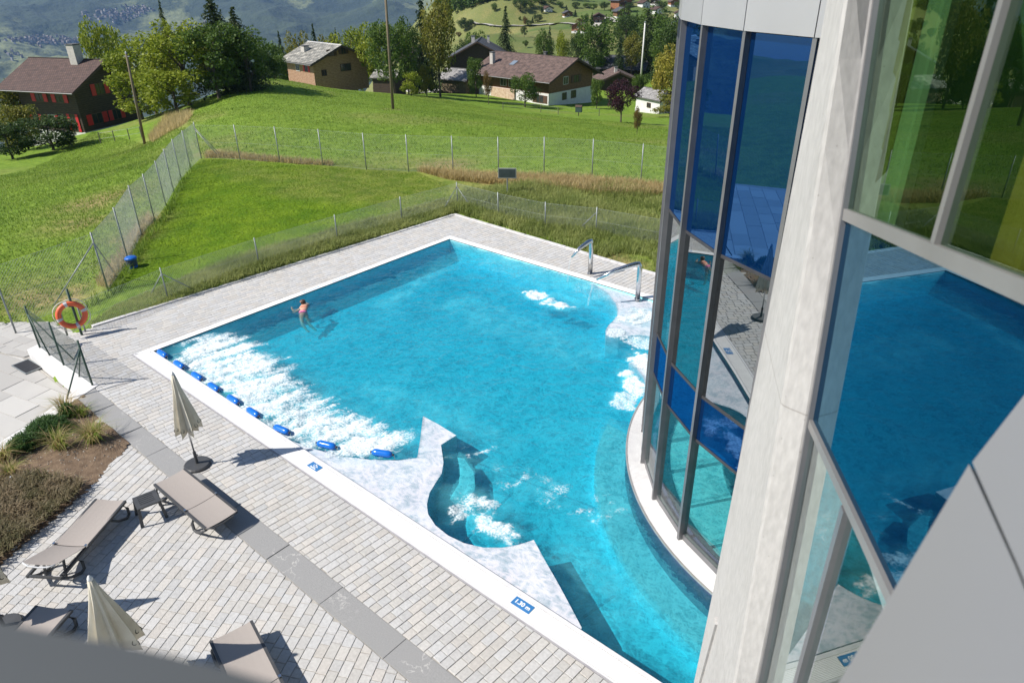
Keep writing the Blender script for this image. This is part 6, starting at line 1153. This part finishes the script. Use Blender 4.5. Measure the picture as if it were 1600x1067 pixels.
HT = [(727, 28, 51, 25, 'broad', 'dark'), (706, 42, 56, 13, 'broad', 'green'), (716, 50, 59, 9, 'broad', 'rust'), (772, 5, 20, 11, 'tall', 'green'), (813, -3, 20, 22, 'broad', 'dark'), (830, -4, 13, 18, 'broad', 'green'), (846, -5, 10, 18, 'broad', 'dark'), (862, -5, 6, 16, 'broad', 'green'), (819, 42, 58, 12, 'broad', 'dark'), (821, 63, 76, 9, 'broad', 'green'), (821, 26, 42, 9, 'tall', 'rust'), (827, 32, 43, 9, 'broad', 'dark'), (832, 26, 37, 7, 'spruce', 'spruce'), (840, 23, 36, 15, 'broad', 'dark'), (847, 10, 24, 6, 'tall', 'dark'), (812, 26, 34, 5, 'tall', 'green'), (875, 3, 13, 11, 'broad', 'green'), (885, 8, 26, 14, 'spruce', 'spruce'), (900, 3, 15, 12, 'broad', 'dark'), (906, 29, 40, 13, 'broad', 'rust'), (916, 22, 43, 10, 'tall', 'dark'), (899, 15, 27, 9, 'spruce', 'spruce'), (918, 5, 14, 14, 'broad', 'green'), (928, 6, 16, 12, 'broad', 'green'), (945, 3, 17, 16, 'broad', 'dark'), (984, 4, 20, 14, 'broad', 'dark'), (1034, 2, 20, 18, 'broad', 'dark'), (1060, 3, 14, 12, 'broad', 'green'), (1036, 22, 44, 16, 'tall', 'rust'), (1068, 22, 50, 24, 'broad', 'dark'), (900, 38, 44, 5, 'spruce', 'spruce'), (978, 24, 40, 18, 'broad', 'dark'), (940, 40, 52, 10, 'broad', 'green'), (1012, 14, 30, 12, 'tall', 'dark')]
HT.sort(); ords = ['first', 'second', 'third', 'fourth', 'fifth', 'sixth', 'seventh', 'eighth', 'ninth', 'tenth', 'eleventh', 'twelfth', 'thirteenth', 'fourteenth', 'fifteenth', 'sixteenth', 'seventeenth', 'eighteenth', 'nineteenth', 'twentieth', 'twenty-first', 'twenty-second', 'twenty-third', 'twenty-fourth', 'twenty-fifth', 'twenty-sixth', 'twenty-seventh', 'twenty-eighth', 'twenty-ninth', 'thirtieth', 'thirty-first', 'thirty-second', 'thirty-third', 'thirty-fourth']
for k, (px, tp, ft, w_, kd, lf_) in enumerate(HT): tree(kd, lf_, px, tp, w_, 0, 'small tree on the far green hillside, %s from the left of those scattered there' % ords[k], v=k, foot=ft, group='trees scattered on the far hillside')
# wood on the upper left of the hillside and scrub along the valley edge: one mass
fw = MB(); FV = []; FF = []; FT = []; base_i = 0; r = np.random.default_rng(5)
spots = [(r.uniform(685, 775), r.uniform(-6, 34)) for _ in range(150)]; spots = [q for q in spots if q[1] < 34-(q[0]-690)*.42] + [(r.uniform(690, 1080), r.uniform(-14, 0)) for _ in range(70)] + [(r.uniform(780, 915), 17+r.normal()*2) for _ in range(0)]
for px, py in spots:
    p = drop(px, py+3); D = np.linalg.norm(p-CAM); h = r.uniform(9, 16); w_ = r.uniform(4, 7); n = 130; u = r.normal(size=(n, 3)); u /= np.linalg.norm(u, axis=1)[:, None]; t = r.random(n); con = r.random() < .35
    q = u*np.array([w_*.5, w_*.5, h*.42])*(.7+.35*r.random((n, 1))); 
    if con: k_ = np.clip(1-(q[:, 2]/(h*.42)*.5+.5), .05, 1); q[:, :2] *= k_[:, None]*1.3
    P = p+q+[0, 0, h*.5]; V, F = leaf_quads(P, 1.5, seed=int(px*7)); FV.append(V); FF.append(F+base_i); base_i += len(V); FT.append(np.clip((.1 if con else .35)+.5*r.random(n)*r.random(), 0, 1))
for px, py, hh in [(r.uniform(840, 1085), r.uniform(50, 104), 1) for _ in range(100)]:
    if py < 40+max(0, 985-px)*.45 or (890 < px < 1035 and py > 84) or (px < 900 and py > 78): continue
    p = drop(px, py); h = r.uniform(6, 12); w_ = r.uniform(4, 7.5); n = 420; u = r.normal(size=(n, 3)); u /= np.linalg.norm(u, axis=1)[:, None]; con = r.random() < .4; q = u*np.array([w_*.5, w_*.5, h*.46])*(.55+.5*r.random((n, 1)))*(1+.25*np.sin(u[:, :1]*5+px)*np.cos(u[:, 1:2]*4))
    if con: k_ = np.clip(1-(q[:, 2]/(h*.46)*.5+.5), .05, 1); q[:, :2] *= k_[:, None]*1.3
    P = p+q+[0, 0, h*.5]; V, F = leaf_quads(P, .75, seed=int(px*7)); FV.append(V); FF.append(F+base_i); base_i += len(V); FT.append(np.clip((.12 if con else .32)+.6*r.random()*.6+.25*r.random(n), 0, 1))
tag(obj('wood', npmesh('wood', np.concatenate(FV), np.concatenate(FF), np.concatenate(FT)), LM['green']), 'mixed dark wood covering the far hillside, upper left and right', 'wood', kind='stuff')

# ================================================================== HAZE over the valley
hz = MB().box(-6500, 2500, -5200, 7600, -900, 48).build('haze'); tag(hz, 'thin blue valley haze', 'haze', kind='stuff')
hm = bpy.data.materials.new('haze_air'); hm.use_nodes = True; nt = hm.node_tree; nt.nodes.clear(); o = N(nt, 'ShaderNodeOutputMaterial'); pv = N(nt, 'ShaderNodeVolumePrincipled'); pv.inputs['Color'].default_value = (.32, .54, 1.0, 1); pv.inputs['Density'].default_value = .000058; pv.inputs['Anisotropy'].default_value = .2; nt.links.new(pv.outputs[0], o.inputs['Volume']); hz.data.materials.append(hm)
